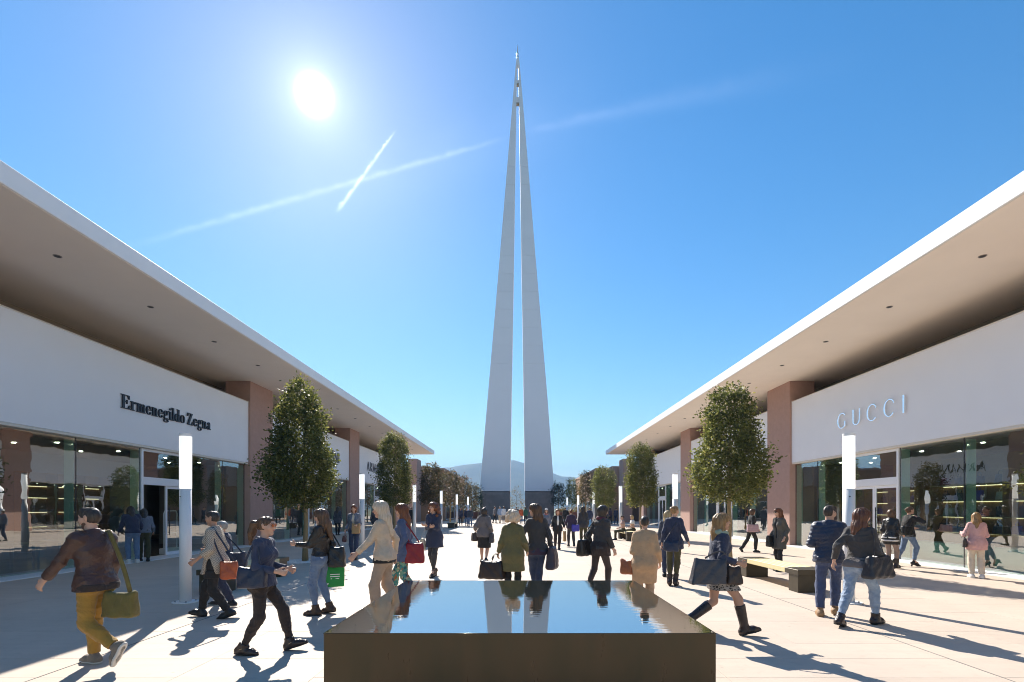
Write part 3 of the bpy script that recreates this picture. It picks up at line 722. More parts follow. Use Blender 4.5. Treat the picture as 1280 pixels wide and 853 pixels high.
def crown_mesh(name, prof, z0, z1, nleaf, size, seed, m, lump=.24, rag=.14):
    """leaves spread through a crown volume: prof = radius at fractions of its height"""
    r = np.random.RandomState(seed)
    pz = [p[0] for p in prof]; pr = [p[1] for p in prof]
    ph = r.uniform(0, 6.28, 8)
    def rad(t, a):
        b = np.interp(t, pz, pr)
        l = 1 + lump * (np.sin(3 * a + ph[0] + 5 * t) * .5 + np.sin(5 * a + ph[1] - 9 * t) * .35 + np.sin(2 * a + ph[2] + 14 * t) * .45 + np.sin(9 * a + ph[3] + 23 * t) * .25)
        return b * l
    # leaf tufts at the ends of twigs
    nt_ = nleaf // 9
    t = r.beta(1.05, 1.15, nt_ * 3); keep = r.uniform(0, max(pr), len(t)) < np.interp(t, pz, pr); t = t[keep][:nt_]
    nt_ = len(t)
    a = r.uniform(0, 2 * np.pi, nt_); q = 1 - np.abs(r.normal(0, .20, nt_)); q = np.clip(q, .15, 1.0) + np.maximum(0, r.normal(-.02, rag, nt_)) * (r.uniform(0, 1, nt_) < .35) * 1.5
    rr = rad(t, a) * q
    # gaps: drop tufts inside a few hollow lumps
    gap = np.sin(4 * a + ph[4] + 17 * t) * np.sin(2.3 * a + ph[5] - 21 * t) + .55 * np.sin(11 * a + 31 * t + ph[6])
    ok = (gap < .55) | (r.uniform(0, 1, nt_) < .16)
    t, a, rr, q = t[ok], a[ok], rr[ok], q[ok]; nt_ = len(t)
    C = np.stack([rr * np.cos(a), rr * np.sin(a), z0 + (z1 - z0) * t + r.normal(0, .03, nt_)], 1)
    k = 9; Cc = np.repeat(C, k, 0); n = len(Cc)
    outw = Cc.copy(); outw[:, 2] = .35 * size * 4; outw /= np.linalg.norm(outw, axis=1, keepdims=True) + 1e-6
    P = Cc + r.normal(0, size * .95, (n, 3)) + outw * size * .3
    d = r.normal(0, 1, (n, 3)) + outw * .9; d /= np.linalg.norm(d, axis=1, keepdims=True)
    s = np.cross(d, r.normal(0, 1, (n, 3))); s /= np.linalg.norm(s, axis=1, keepdims=True) + 1e-6
    nrm = np.cross(d, s)
    L_ = (size * r.uniform(.7, 1.25, n))[:, None]; w = L_ * .27
    b = P; mid = P + d * L_ * .5; tip = P + d * L_ - nrm * L_ * .12
    V = np.stack([b, mid + s * w + nrm * L_ * .05, tip, mid - s * w + nrm * L_ * .05], 1).reshape(-1, 3)
    Fc = np.arange(n * 4).reshape(n, 4)
    me = mesh_from(name, V, Fc, m)
    tuft = np.repeat(r.uniform(0, 1, nt_) ** 1.5, k); val = np.clip(.65 * tuft + .45 * r.uniform(0, 1, n), 0, 1).astype(np.float32)
    at = me.attributes.new('leaf', 'FLOAT', 'FACE'); at.data.foreach_set('value', val)
    return me
def trunk_mesh(seed, h, r0, z1, rc, m, nb=14):
    r = random.Random(seed); mb = MB()
    pts = [(0, 0, -.02)]; n = 9
    for i in range(1, n + 1): pts.append((r.uniform(-.03, .03), r.uniform(-.03, .03), z1 * .93 * i / n))
    mb.tube(pts, [(r0 * (1.25 if i == 0 else 1 - .85 * i / n),) * 2 for i in range(n + 1)], 10)
    for k in range(nb):
        t = h + (z1 - h) * (.0 + .85 * k / nb); a = k * 2.4 + r.uniform(-.3, .3); ln = rc * r.uniform(.6, .9) * (1 - .45 * k / nb)
        p = Vector((0, 0, t - .05)); q = p + Vector((math.cos(a) * ln, math.sin(a) * ln, ln * r.uniform(.35, .7)))
        mid = (p + q) / 2 + Vector((r.uniform(-.05, .05), r.uniform(-.05, .05), .05))
        mb.tube([p, mid, q], [(r0 * .34,) * 2, (r0 * .22,) * 2, (r0 * .07,) * 2], 6)
    return mb.mesh('trunk', m, True)
PEAR = [(0, .45), (.035, .67), (.115, .95), (.215, 1), (.315, .98), (.41, .9), (.51, .77), (.61, .71), (.71, .60), (.81, .57), (.91, .48), (.97, .25), (1, .05)]
PEARL = [(0, .5), (.08, .76), (.155, .92), (.245, 1), (.335, .98), (.43, .9), (.52, .79), (.61, .67), (.70, .65), (.79, .54), (.88, .45), (.95, .24), (1, .05)]
DRUM = [(0, .62), (.08, .92), (.25, 1.0), (.5, .97), (.7, .88), (.86, .72), (.95, .5), (1, .2)]
DRUM2 = [(0, .7), (.08, .96), (.3, 1.0), (.6, 1.0), (.8, .93), (.93, .72), (1, .3)]
def tree(px, d, ytop, ybot, wpx, prof, n, size, seed, m, label, dx=0.0, bark=M_BARK, r0=.075):
    t = thing('tree', label, 'tree', (gx(px, d), d, 0), group='clipped evergreen trees in two rows')
    z1, z0 = gz(ytop, d), gz(ybot, d); rc = wpx * d / F / 2
    obj('trunk', trunk_mesh(seed, z0 + .15, r0, z1, rc, bark), t)
    obj('crown', crown_mesh('crown', [(a, b * rc / 1.30) for a, b in prof], z0, z1, n, size, seed, m), t, (dx, 0, 0))
    return t
TL = [(381.5, 16.5, 477, 632, 93, PEARL, 19000, .108, 11, M_LEAF, 'tall pear-shaped tree on the shaded side behind the woman with the green bag', -.17),
      (493, 28.2, 542, 632, 46, [(0, .7), (.1, .95), (.3, 1), (.5, .92), (.7, .82), (.85, .68), (.95, .45), (1, .15)], 20000, .095, 12, M_LEAF, 'second tree on the shaded side rising above the blonde woman in beige'),
      (539.5, 40.5, 580, 632, 33, DRUM, 8000, .12, 13, M_LEAFR, 'dark rounded tree directly above the curly-haired woman'),
      (563, 51, 589, 633, 25, DRUM2, 5000, .14, 14, M_LEAFR, 'russet drum-shaped tree on a thin yellowish trunk'),
      (578.5, 62, 596, 634, 20, DRUM, 3200, .17, 15, M_LEAFR, 'small russet tree, third before the tower on the shaded side'),
      (589.5, 72, 604, 634, 15, DRUM, 2400, .19, 16, M_LEAFR, 'small dark tree, second before the tower on the shaded side'),
      (597.5, 80, 607, 634, 9, DRUM2, 1500, .2, 17, M_LEAFB, 'narrow dark tree touching the tower blade on the shaded side')]
TR = [(912, 17, 484, 625, 101, PEAR, 20500, .108, 21, M_LEAF, 'tall pear-shaped tree behind the woman in knee boots'),
      (801, 29.5, 556, 632, 41, [(0, .7), (.1, .95), (.3, 1), (.5, .95), (.7, .88), (.85, .74), (.95, .5), (1, .15)], 19000, .095, 22, M_LEAF, 'second sunlit tree above the camel-coated person'),
      (755, 42, 584, 632, 29, DRUM2, 8000, .12, 23, M_LEAF, 'green drum-shaped tree above the hooded woman in black'),
      (732, 54.7, 590, 632, 20, DRUM, 4500, .14, 24, M_LEAFY, 'brownish tree with autumn tinge among the green row'),
      (715, 66, 599, 632, 15, DRUM, 3000, .16, 25, M_LEAF, 'small olive-green tree left of the brownish one'),
      (698, 78, 604, 633, 18, DRUM, 2600, .2, 26, M_LEAFB, 'dark blue-green tree touching the foot of the tower')]
for a in TL + TR: tree(*a, r0=.085 if a[1] < 20 else .075)
t = thing('young_tree', 'thin young tree with sparse ochre leaves seen between the tower blades', 'tree', (gx(646, 100), 100, 0))
obj('trunk', trunk_mesh(31, 1.5, .06, gz(611, 100), 1.6, M_BARKD, 10), t)
obj('crown', crown_mesh('crown', [(0, 2.0), (.3, 1.7), (.6, 1.1), (1, .3)], .8, gz(609, 100), 1300, .19, 31, M_LEAFY, .3, .25), t)
# white pebbles at the feet of the two nearest trees and the thin kerb ring around them
M_PEB = mat('white_pebbles', (0.70, 0.69, 0.67), rough=.7, var=.1, vscale=30)
def pebbles(cx, cy, rad, n, seed):
    r = np.random.RandomState(seed); V = []; Fs = []
    base = np.array([(1, 0, 0), (0, 1, 0), (-1, 0, 0), (0, -1, 0), (0, 0, 1)], float)
    for i in range(n):
        a = r.uniform(0, 6.28); q = rad * math.sqrt(r.uniform(0.004, 1)); s = r.uniform(.02, .045)
        an = r.uniform(0, 1.6); c, s_ = math.cos(an), math.sin(an); B = base * (s, s * .75, s * .7); B = B @ np.array([[c, s_, 0], [-s_, c, 0], [0, 0, 1]])
        b = len(V); V += list(B + (q * math.cos(a), q * math.sin(a), .012)); Fs += [(b, b + 1, b + 4), (b + 1, b + 2, b + 4), (b + 2, b + 3, b + 4), (b + 3, b, b + 4)]
    o = obj('gravel', mesh_from('gravel', V, Fs, M_PEB), loc=(cx, cy, 0)); return o
for (a, lab) in ((TL[0], 'white pebbles round the foot of the nearest tree in the shade'), (TR[0], 'white pebbles round the foot of the nearest sunlit tree'), (TL[1], 'white pebbles round the second tree in the shade'), (TR[1], 'white pebbles round the second sunlit tree')):
    o = pebbles(gx(a[0], a[1]), a[1], .72, 900, int(a[0])); tag(o, lab, kind='stuff')

# ================================================================ far blocks beyond the pavilions
M_BROWN = mat('terracotta_wall', (0.30, 0.175, 0.10), rough=.9, var=.10, vscale=2.5, bump=.15, bscale=30)
M_PIER = mat('far_pier', (0.36, 0.25, 0.21), rough=.9, var=.08, vscale=3)
for sg, lab in ((-1, 'brown terracotta block far behind the shaded pavilion'), (1, 'brown terracotta block far behind the sunlit pavilion')):
    t = thing('far_building', lab, 'building', (sg * 17, 72, 0)); o0 = t.location
    def bx(name, x0, x1, y0, y1, z0, z1, m, par=t):
        a, b = sorted((sg * x0, sg * x1)); return MB().box(a - o0.x, b - o0.x, y0 - o0.y, y1 - o0.y, z0, z1, bv=.01).obj(name, m, par)
    bx('pier', 12.5, 13.6, 62.0, 64.6, 0, gz(573.5, 62), M_PIER)
    bx('canopy', 11.6, 13.0, 64.7, 67.0, gz(608, 66), gz(584, 66), M_PIER)
    w = bx('wall', 10.0, 24, 67.1, 92, 0, gz(588, 67), M_BROWN)
    bx('parapet', 9.9, 24.1, 67.0, 92.1, gz(588, 67) + .003, gz(588, 67) + .28, M_PIER, w)
    for k in range(5):
        y = 69 + k * 4.5
        f = bx('window', 9.96, 10.02, y, y + 3.4, .15, 2.7, M_FRAME, t); bx('pane', 9.94, 9.958, y + .12, y + 3.28, .25, 2.6, mat('far_dark_glass', (.03, .05, .055), rough=.05, spec=.8), f)
    bx('doorway', 13.7, 16.5, 66.9, 67.05, 0, 3.0, M_DARKF)
# low brown garden wall with a clipped hedge in front of the tower
for sg, lab in ((-1, 'low reddish garden wall with shrubs before the tower on the shaded side'), (1, 'low reddish garden wall with shrubs before the tower on the sunlit side')):
    t = thing('garden_wall', lab, 'wall', (sg * 8.4, 83.5, 0))
    MB().box(-2.0, 2.0, -.15, .15, 0, 1.05, bv=.01).obj('wall', mat('brick_red_wall', (.26, .12, .085), rough=.9, var=.12, vscale=6), t)
    MB().box(-2.06, 2.06, -.2, .2, 1.053, 1.13, bv=.01).obj('coping', M_PIER, t)
    o = obj('shrub', crown_mesh('shrub', [(0, 1.0), (.5, 1.0), (1, .6)], 0, 1.0, 1600, .16, 40 + sg, M_LEAFY, .3), t, (0, 1.2, .9)); o.scale = (1.9, .7, .9)

# ================================================================ things in the shops
def shelf_unit(x, y0, y1, zs, label, lit, sg, wood):
    t = thing('display_shelving', label, 'shelving', (sg * x, (y0 + y1) / 2, .02)); o0 = t.location
    a, b = sorted((sg * x, sg * (x + .42)))
    MB().box(min(sg * (x + .43), sg * (x + .46)) - o0.x, max(sg * (x + .43), sg * (x + .46)) - o0.x, y0 - o0.y, y1 - o0.y, 0, zs[-1] + .45, bv=.004).obj('back_board', wood, t)
    for z in zs:
        sh = MB().box(a - o0.x, b - o0.x, y0 - o0.y, y1 - o0.y, z - .03, z, bv=.003).obj('shelf', wood, t)
        if lit: MB().box(sg * (x + .40) - o0.x - .015, sg * (x + .40) - o0.x + .015, y0 + .05 - o0.y, y1 - .05 - o0.y, z - .055, z - .032).obj('shelf_lamp', M_SHELFLIT, sh)
    n = max(2, round((y1 - y0) / 1.3))
    for i in range(n + 1):
        y = y0 + (y1 - y0) * i / n
        MB().box(a - o0.x, b - o0.x, y - .012 - o0.y, y + .012 - o0.y, 0, zs[-1] + .4).obj('upright', wood, t)
    return t
B1 = (COLS[1][1], COLS[2][0])
M_SHW = mat('shelf_oak', (.30, .19, .07), rough=.45, var=.15, vscale=4, stretch=(1, 6, 1))
zsR = (.95, 1.45, 1.95, 2.45)
shelf_unit(14.0, B1[0] + .4, B1[0] + 5.6, zsR, 'lit oak shelving of handbags behind the large panes', True, 1, M_SHW)
shelf_unit(15.6, B1[0] + 8.4, B1[1] - .4, zsR, 'lit oak shelving of handbags left of the double door', True, 1, M_SHW)
shelf_unit(15.8, B1[0] + 5.5, B1[0] + 8.2, zsR, 'lit amber shelving seen through the double door', True, 1, M_SHW)
shelf_unit(16.4, B1[0] + 5.2, B1[0] + 8.6, (.6, 1.1, 1.6, 2.1, 2.5), 'amber-lit shelving seen through the open doorway in the shade', True, -1, M_INTW)
for (y0, y1, lab) in ((B1[0] + .5, B1[0] + 2.4, 'long pale green plinth behind the nearest shop pane'), (B1[0] + 2.9, B1[0] + 5.4, 'pale green plinth under the handbag shelves beside the door'), (B1[0] + 10.3, B1[1] - .35, 'pale green plinth beside the pink column')):
    MB_ = MB().box(-.25, .25, -(y1 - y0) / 2, (y1 - y0) / 2, 0, .62, bv=.008); o = MB_.obj('display_plinth', M_FROST, loc=(13.45, (y0 + y1) / 2, .02)); tag(o, lab, 'plinth', 'plinths in the shop window')
for (y0, y1, lab) in ((B1[0] + .3, B1[0] + 2.6, 'low dark display table behind the nearest pane in the shade'), (B1[0] + 3.1, B1[0] + 5.1, 'low dark display table behind the second pane in the shade')):
    t = thing('display_table', lab, 'table', (-13.9, (y0 + y1) / 2, .02), group='dark display tables in the shaded shop')
    h = (y1 - y0) / 2; MB().box(-.45, .45, -h, h, .68, .74, bv=.006).obj('tabletop', M_INTW, t)
    for sx in (-.38, .38):
        for sy in (-h + .08, h - .08): MB().box(sx - .025, sx + .025, sy - .025, sy + .025, 0, .678).obj('leg', M_DARKF, t)
# stand-alone security gate in the open doorway
t = thing('security_gate', 'pale hoop-shaped security gate inside the shaded doorway', 'security gate', (-13.1, DXP(213, 13.1), .02))
mb = MB(); w = .36; mb.tube([(0, -w, .05), (0, -w, 1.5), (0, -w + .06, 1.6), (0, w - .06, 1.6), (0, w, 1.5), (0, w, .05)], .022, 8); mb.obj('hoop', M_FRAME, t, True)
MB().box(-.02, .02, -w + .02, w - .02, .75, .79).obj('bar', M_FRAME, t); MB().box(-.14, .14, -w - .06, w + .06, 0, .22, bv=.02).obj('foot', M_FRAME, t)
# ================================================================ soft solids: signed-distance shapes turned into smooth meshes
A = lambda *v: np.array(v, dtype=np.float64)
def nrm(v):
    l = np.linalg.norm(v); return v / l if l > 1e-9 else v
class Sdf:
    """round cones joined smoothly; each may be flattened along an axis and cut by planes"""
    def __init__(s, disp=None): s.p = []; s.cuts = []; s.subs = []; s.disp = disp
    def cone(s, a, b, ra, rb=None, k=.03, ax=None, q=1.0, cut=None):
        s.p.append((np.asarray(a, float), np.asarray(b, float), ra, ra if rb is None else rb, k, None if ax is None else nrm(np.asarray(ax, float)), q, cut)); return s
    def ball(s, c, r, k=.02, ax=None, q=1.0): return s.cone(c, np.asarray(c, float) + A(0, 0, 1e-4), r, r, k, ax, q)
    def sub(s, a, b, ra, rb=None, k=.02, ax=None, q=1.0): s.subs.append((np.asarray(a, float), np.asarray(b, float), ra, ra if rb is None else rb, k, None if ax is None else nrm(np.asarray(ax, float)), q, None)); return s
    def cut(s, pt, n): s.cuts.append((np.asarray(pt, float), nrm(np.asarray(n, float)))); return s       # removes the side n points to
    @staticmethod
    def one(P, pr):
        a, b, ra, rb, k, ax, q, cut = pr
        ab = (b - a).astype(np.float32); v = P - a.astype(np.float32); l2 = float(ab @ ab)
        t = np.clip((v @ ab) / l2, 0, 1); v = v - t[:, None] * ab
        d2 = np.einsum('ij,ij->i', v, v)
        if ax is not None: c = v @ ax.astype(np.float32); d2 = d2 + c * c * (q * q - 1)
        d = np.sqrt(np.maximum(d2, 1e-12)) - (ra + (rb - ra) * t)
        if cut is not None: d = np.maximum(d, (P - cut[0].astype(np.float32)) @ cut[1].astype(np.float32))
        return d
    def __call__(s, P):
        P = P.astype(np.float32); d = None
        for pr in s.p:
            e = Sdf.one(P, pr)
            if d is None: d = e
            else:
                k = pr[4]; h = np.maximum(k - np.abs(d - e), 0) / k; d = np.minimum(d, e) - h * h * k * .25
        if s.disp is not None: d = d - s.disp(P)
        for pr in s.subs:
            e = -Sdf.one(P, pr); k = pr[4]; h = np.maximum(k - np.abs(d - e), 0) / k; d = np.maximum(d, e) + h * h * k * .25
        for pt, n in s.cuts: d = np.maximum(d, (P - pt.astype(np.float32)) @ n.astype(np.float32))
        return d
    def bounds(s):
        lo = np.min([np.minimum(p[0] - p[2], p[1] - p[3]) for p in s.p], 0) - .03; hi = np.max([np.maximum(p[0] + p[2], p[1] + p[3]) for p in s.p], 0) + .03
        return lo, hi
def sdf_mesh(f, h):
    """surface nets over a sparse block grid -> (verts, quads)"""
    lo, hi = f.bounds(); B = 6; S_ = B * h
    nb = np.maximum(1, np.ceil((hi - lo) / S_).astype(int))
    cx = [lo[i] + (np.arange(nb[i]) + .5) * S_ for i in range(3)]
    G = np.stack(np.meshgrid(*cx, indexing='ij'), -1).reshape(-1, 3)
    dc = f(G).reshape(nb)
    n = nb * B + 1
    D = np.repeat(np.repeat(np.repeat(np.where(dc < 0, -1., 1.).astype(np.float32), B, 0), B, 1), B, 2)
    D = np.pad(D, ((0, 1), (0, 1), (0, 1)), mode='edge')
    keep = np.argwhere(np.abs(dc) < S_ * 1.75)
    o = np.arange(B + 1); off = np.stack(np.meshgrid(o, o, o, indexing='ij'), -1).reshape(-1, 3)
    I = (keep[:, None, :] * B + off[None]).reshape(-1, 3)
    flat = np.unique((I[:, 0] * n[1] + I[:, 1]) * n[2] + I[:, 2])
    I = np.stack([flat // (n[1] * n[2]), (flat // n[2]) % n[1], flat % n[2]], 1)
    D.reshape(-1)[flat] = f(lo + I * h)
    for ax_ in range(3):
        sl = [slice(None)] * 3; sl[ax_] = 0; D[tuple(sl)] = np.abs(D[tuple(sl)]); sl[ax_] = -1; D[tuple(sl)] = np.abs(D[tuple(sl)])
    ins = D < 0
    c = np.zeros(n - 1, np.int8)
    for dx in (0, 1):
        for dy in (0, 1):
            for dz in (0, 1): c += ins[dx:n[0] - 1 + dx, dy:n[1] - 1 + dy, dz:n[2] - 1 + dz]
    cells = np.argwhere((c > 0) & (c < 8))
    if not len(cells): return np.zeros((0, 3)), np.zeros((0, 4), int)
    cid = -np.ones(n - 1, np.int64); cid[tuple(cells.T)] = np.arange(len(cells))
    acc = np.zeros((len(cells), 3)); cnt = np.zeros(len(cells))
    corners = [(a, b, d) for a in (0, 1) for b in (0, 1) for d in (0, 1)]
    for i in range(8):
        for ax_ in range(3):
            a = corners[i]
            if a[ax_]: continue
            b = list(a); b[ax_] = 1; b = tuple(b)
            da = D[cells[:, 0] + a[0], cells[:, 1] + a[1], cells[:, 2] + a[2]]; db = D[cells[:, 0] + b[0], cells[:, 1] + b[1], cells[:, 2] + b[2]]
            m = (da < 0) != (db < 0); t = da[m] / (da[m] - db[m])
            p = np.tile(np.array(a, float), (m.sum(), 1)); p[:, ax_] += t
            acc[m] += p; cnt[m] += 1
    V = lo + (cells + acc / cnt[:, None]) * h
    Q = []
    for ax_ in range(3):
        u, v = (ax_ + 1) % 3, (ax_ + 2) % 3
        sa = [slice(1, -1)] * 3; sa[ax_] = slice(0, -1); sb = list(sa); sb[ax_] = slice(1, None)
        a_ = ins[tuple(sa)]; b_ = ins[tuple(sb)]
        e = np.argwhere(a_ != b_) + 1; e[:, ax_] -= 1
        if not len(e): continue
        fl = ins[tuple(e.T)]
        q = []
        for (du, dv) in ((0, 0), (1, 0), (1, 1), (0, 1)):
            w = e.copy(); w[:, u] -= 1 - du; w[:, v] -= 1 - dv
            q.append(cid[tuple(w.T)])
        q = np.stack(q, 1); q[~fl] = q[~fl][:, ::-1]; Q.append(q)
    Q = np.concatenate(Q); Q = Q[(Q >= 0).all(1)]
    return V, Q
def sdf_obj(name, f, h, m, parent):
    V, Q = sdf_mesh(f, h)
    return obj(name, mesh_from(name, V, Q, m, True), parent)

# ================================================================ people
def rot2(v, a): c, s = math.cos(a), math.sin(a); return A(v[0] * c - v[1] * s, v[0] * s + v[1] * c, v[2])
def ik(a, b, l1, l2, pole):
    d = b - a; D_ = np.linalg.norm(d)
    if D_ > (l1 + l2) * .998: b = a + d / D_ * (l1 + l2) * .998; d = b - a; D_ = np.linalg.norm(d)
    u = d / D_; x = (l1 * l1 - l2 * l2 + D_ * D_) / (2 * D_); h = math.sqrt(max(l1 * l1 - x * x, 0))
    p = nrm(pole - u * (pole @ u)); return a + u * x + p * h, b
def skeleton(sp, s):
    """joints in metres in the person's own frame: +X forward, +Y to their left, Z up"""
    m = sp.get('sex', 'f') == 'm'; J = {}
    th, sh, ank = .435 * s, .415 * s, .085 * s + sp.get('heel', 0)
    hw = (.088 if m else .086) * s
    L = dict(sp['L']); Rr = dict(sp['R'])
    def ankle(d, sg): return A(d.get('f', 0) * s, sg * d.get('o', .09) * s + d.get('l', 0) * s, d.get('z', ank / s) * s if 'z' in d else ank)
    al, ar = ankle(L, 1), ankle(Rr, -1)
    hz = sp.get('hip')
    if hz is None:
        c = []
        for a, sg in ((al, 1), (ar, -1)):
            dx, dy = a[0], a[1] - sg * hw; r = (th + sh) * .992; c.append(a[2] + math.sqrt(max(r * r - dx * dx - dy * dy, .01)))
        hz = min(c) - .006 * s
    else: hz = hz * s
    tw = R(sp.get('twist', 0)); ln = R(sp.get('lean', 3)); bend = R(sp.get('stoop', 0))
    P0 = A(0, 0, hz)
    def up(d, extra=0.0): return A(math.sin(ln + extra) * d, 0, math.cos(ln + extra) * d)
    J['pel'] = P0 + A(0, 0, .03 * s)
    J['waist'] = P0 + up(.17 * s); J['chest'] = J['waist'] + up(.17 * s, bend * .5); J['neck'] = J['chest'] + up(.185 * s, bend)
    sw = (.160 if m else .134) * s; sz = J['chest'] + up(.134 * s, bend * .7)
    lat = rot2(A(0, 1, 0), tw); fw = rot2(A(1, 0, 0), tw); J['lat'] = lat; J['fw'] = fw
    J['shL'] = sz + lat * sw; J['shR'] = sz - lat * sw
    J['hipL'] = P0 + A(0, hw, 0); J['hipR'] = P0 - A(0, hw, 0)
    for k, a, sg, d in (('L', al, 1, L), ('R', ar, -1, Rr)):
        kn, an = ik(J['hip' + k], a, th, sh, A(1, sg * d.get('kneeout', .10), 0)); J['kn' + k] = kn; J['an' + k] = an
        pit = d.get('pitch'); 
        if pit is None: pit = -55 if (a[2] > .13 * s and a[0] < 0) else 0
        J['foot' + k] = rot2(A(math.cos(R(pit)), 0, math.sin(R(pit))), R(d.get('toe', sg * 6)))
        J['fup' + k] = nrm(np.cross(J['foot' + k], np.cross(A(0, 0, 1), J['foot' + k])))
    ua, fa = .285 * s, .245 * s
    for k, sg in (('L', 1), ('R', -1)):
        w = sp.get(k + 'A', (.02, .09, -.50)); t = J['sh' + k] + A(w[0], sg * w[1], w[2]) * s
        el, wr = ik(J['sh' + k], t, ua, fa, A(-1, sg * sp.get(k + 'E', .18), -.35)); J['el' + k] = el; J['wr' + k] = wr
    yaw = R(sp.get('yaw', 0)); pt = R(sp.get('nod', 0)); tilt = R(sp.get('tilt', 0))
    hf = rot2(A(math.cos(pt), 0, -math.sin(pt)), yaw); hl = nrm(np.cross(A(0, 0, 1), hf)); hu = np.cross(hf, hl)
    hl2 = hl * math.cos(tilt) + hu * math.sin(tilt); hu = np.cross(hf, hl2); hl = hl2
    J['hf'], J['hl'], J['hu'] = hf, hl, hu
    J['hb'] = J['neck'] + up(.080 * s, bend * .7); J['hc'] = J['hb'] + A(0, 0, .089 * s) + hf * .025 * s
    J['top'] = J['hc'] + hu * .104 * s; J['s'] = s; J['hz'] = hz; J['m'] = m
    return J
def H3(J, f, l, u): s = J['s'] * .93; return J['hc'] + (J['hf'] * f + J['hl'] * l + J['hu'] * u) * s
def add_hand(S_, J, k, sg, curl, det):
    s = J['s']; w, e = J['wr' + k], J['el' + k]; u = nrm(w - e)
    ref = A(1, 0, .8); side = nrm(ref - u * (ref @ u)); n = nrm(np.cross(u, side)) * 1.0
    inward = A(0, -sg, 0)
    if n @ inward < 0: n = -n
    S_.cone(w - u * .01 * s, w + u * .078 * s, .026 * s, .036 * s, .02, n, 1.9)
    if not det:
        S_.cone(w + u * .08 * s, w + u * .14 * s + n * .04 * s, .030 * s, .018 * s, .02, n, 1.8); return
    for i, (o, L_) in enumerate(((.030, .074), (.0095, .082), (-.0115, .076), (-.031, .060))):
        a = w + u * .083 * s + side * o * s; c1 = R(curl * (.7 + .12 * i)); c2 = R(curl * (1.7 + .2 * i))
        b = a + (u * math.cos(c1) + n * math.sin(c1) + side * (o * 2.2)) * L_ * .52 * s; c = b + (u * math.cos(c2) + n * math.sin(c2) + side * (o * 1.2)) * L_ * .5 * s
        S_.cone(a, b, .0098 * s, .0088 * s, .008).cone(b, c, .0088 * s, .0072 * s, .006)
    a = w + u * .022 * s + side * .026 * s; b = a + (u * .62 + side * .62 + n * .30) * .047 * s; c = b + (u * .9 + side * .15 + n * .35) * .036 * s
    S_.cone(a, b, .0135 * s, .0108 * s, .012).cone(b, c, .0105 * s, .0085 * s, .006)
def limb_radii(J): return (.052, .041, .035, .026) if J['m'] else (.043, .035, .030, .022)
def torso(S_, J, t, waist=None, bust=True, k=.06):
    s = J['s']; m = J['m']; f = J['fw']; q = 1.38
    rp, rw, rc = (.150, .138, .156) if m else (.160, .120, .138)
    S_.cone(J['pel'] - A(0, 0, .0 * s), J['waist'], rp * s + t, rw * s + t, k, A(1, 0, 0), q + .05)
    S_.cone(J['waist'], J['chest'], rw * s + t, rc * s + t, k, f, q)
    S_.cone(J['chest'], (J['shL'] + J['shR']) / 2 - A(0, 0, .01), rc * s + t, .098 * s + t, k, f, q)
    S_.cone(J['shL'] - A(0, 0, .012 * s), J['shR'] - A(0, 0, .012 * s), (.050 if m else .043) * s + t, (.050 if m else .043) * s + t, k)
    if not m and bust:
        for sg in (1, -1): S_.ball(J['chest'] + f * .075 * s + J['lat'] * (sg * .066 * s) + A(0, 0, -.005), .062 * s + t, .05)
    for kk in 'LR': S_.ball(J['hip' + kk] - A(.045, 0, .03) * s, (.095 if m else .10) * s + t, .06)      # seat
def arms(S_, J, t, to=1.0, frm=.0, flare=0.0, k=.05, cutn=True):
    s = J['s']; a, b, c, d = limb_radii(J)
    for kk in 'LR':
        sh, el, wr = J['sh' + kk], J['el' + kk], J['wr' + kk]
        if to >= 1: e1 = el + (wr - el) * min(1, to - 1 + 0.0) if to < 2 else wr
        S_.cone(sh, el, a * s + t, b * s + t, k)
        if to > 1:
            r_end = d + (b - d) * (1 - (to - 1)); u = nrm(wr - el)
            S_.cone(el, el + (wr - el) * (to - 1), b * s + t, r_end * s + t + flare, k * .6, cut=(el + (wr - el) * (to - 1), u))
def legs(S_, J, t, to=1.0, knee=0.0, hem=0.0, thigh=0.0, cut=True, k=.04):
    s = J['s']; m = J['m']; rh, rk, rc, ra = (.086, .056, .054, .037) if m else (.088, .053, .051, .033)
    for kk in 'LR':
        h, kn, an = J['hip' + kk], J['kn' + kk], J['an' + kk]; u = nrm(an - kn)
        S_.cone(h - A(0, 0, .03 * s), kn, rh * s + t + thigh, rk * s + t + knee, k)
        e = kn + (an - kn) * to; side = np.cross(u, A(0, 1, 0)); back = nrm(np.cross(u, np.cross(A(-1, 0, 0), u))); back = nrm(A(-1, 0, 0) - u * (A(-1, 0, 0) @ u))
        r_e = ra + (rk - ra) * max(0, (1 - to)) 
        S_.cone(kn, e, rk * s * .96 + t + knee, r_e * s + t + hem, k, cut=(e, u) if cut else None)
        if to > .5: S_.cone(kn + (an - kn) * .14 + back * .010 * s, kn + (an - kn) * .48 + back * .012 * s, rc * s + t + knee * .9, rc * .82 * s + t + (knee + hem) * .5, k)
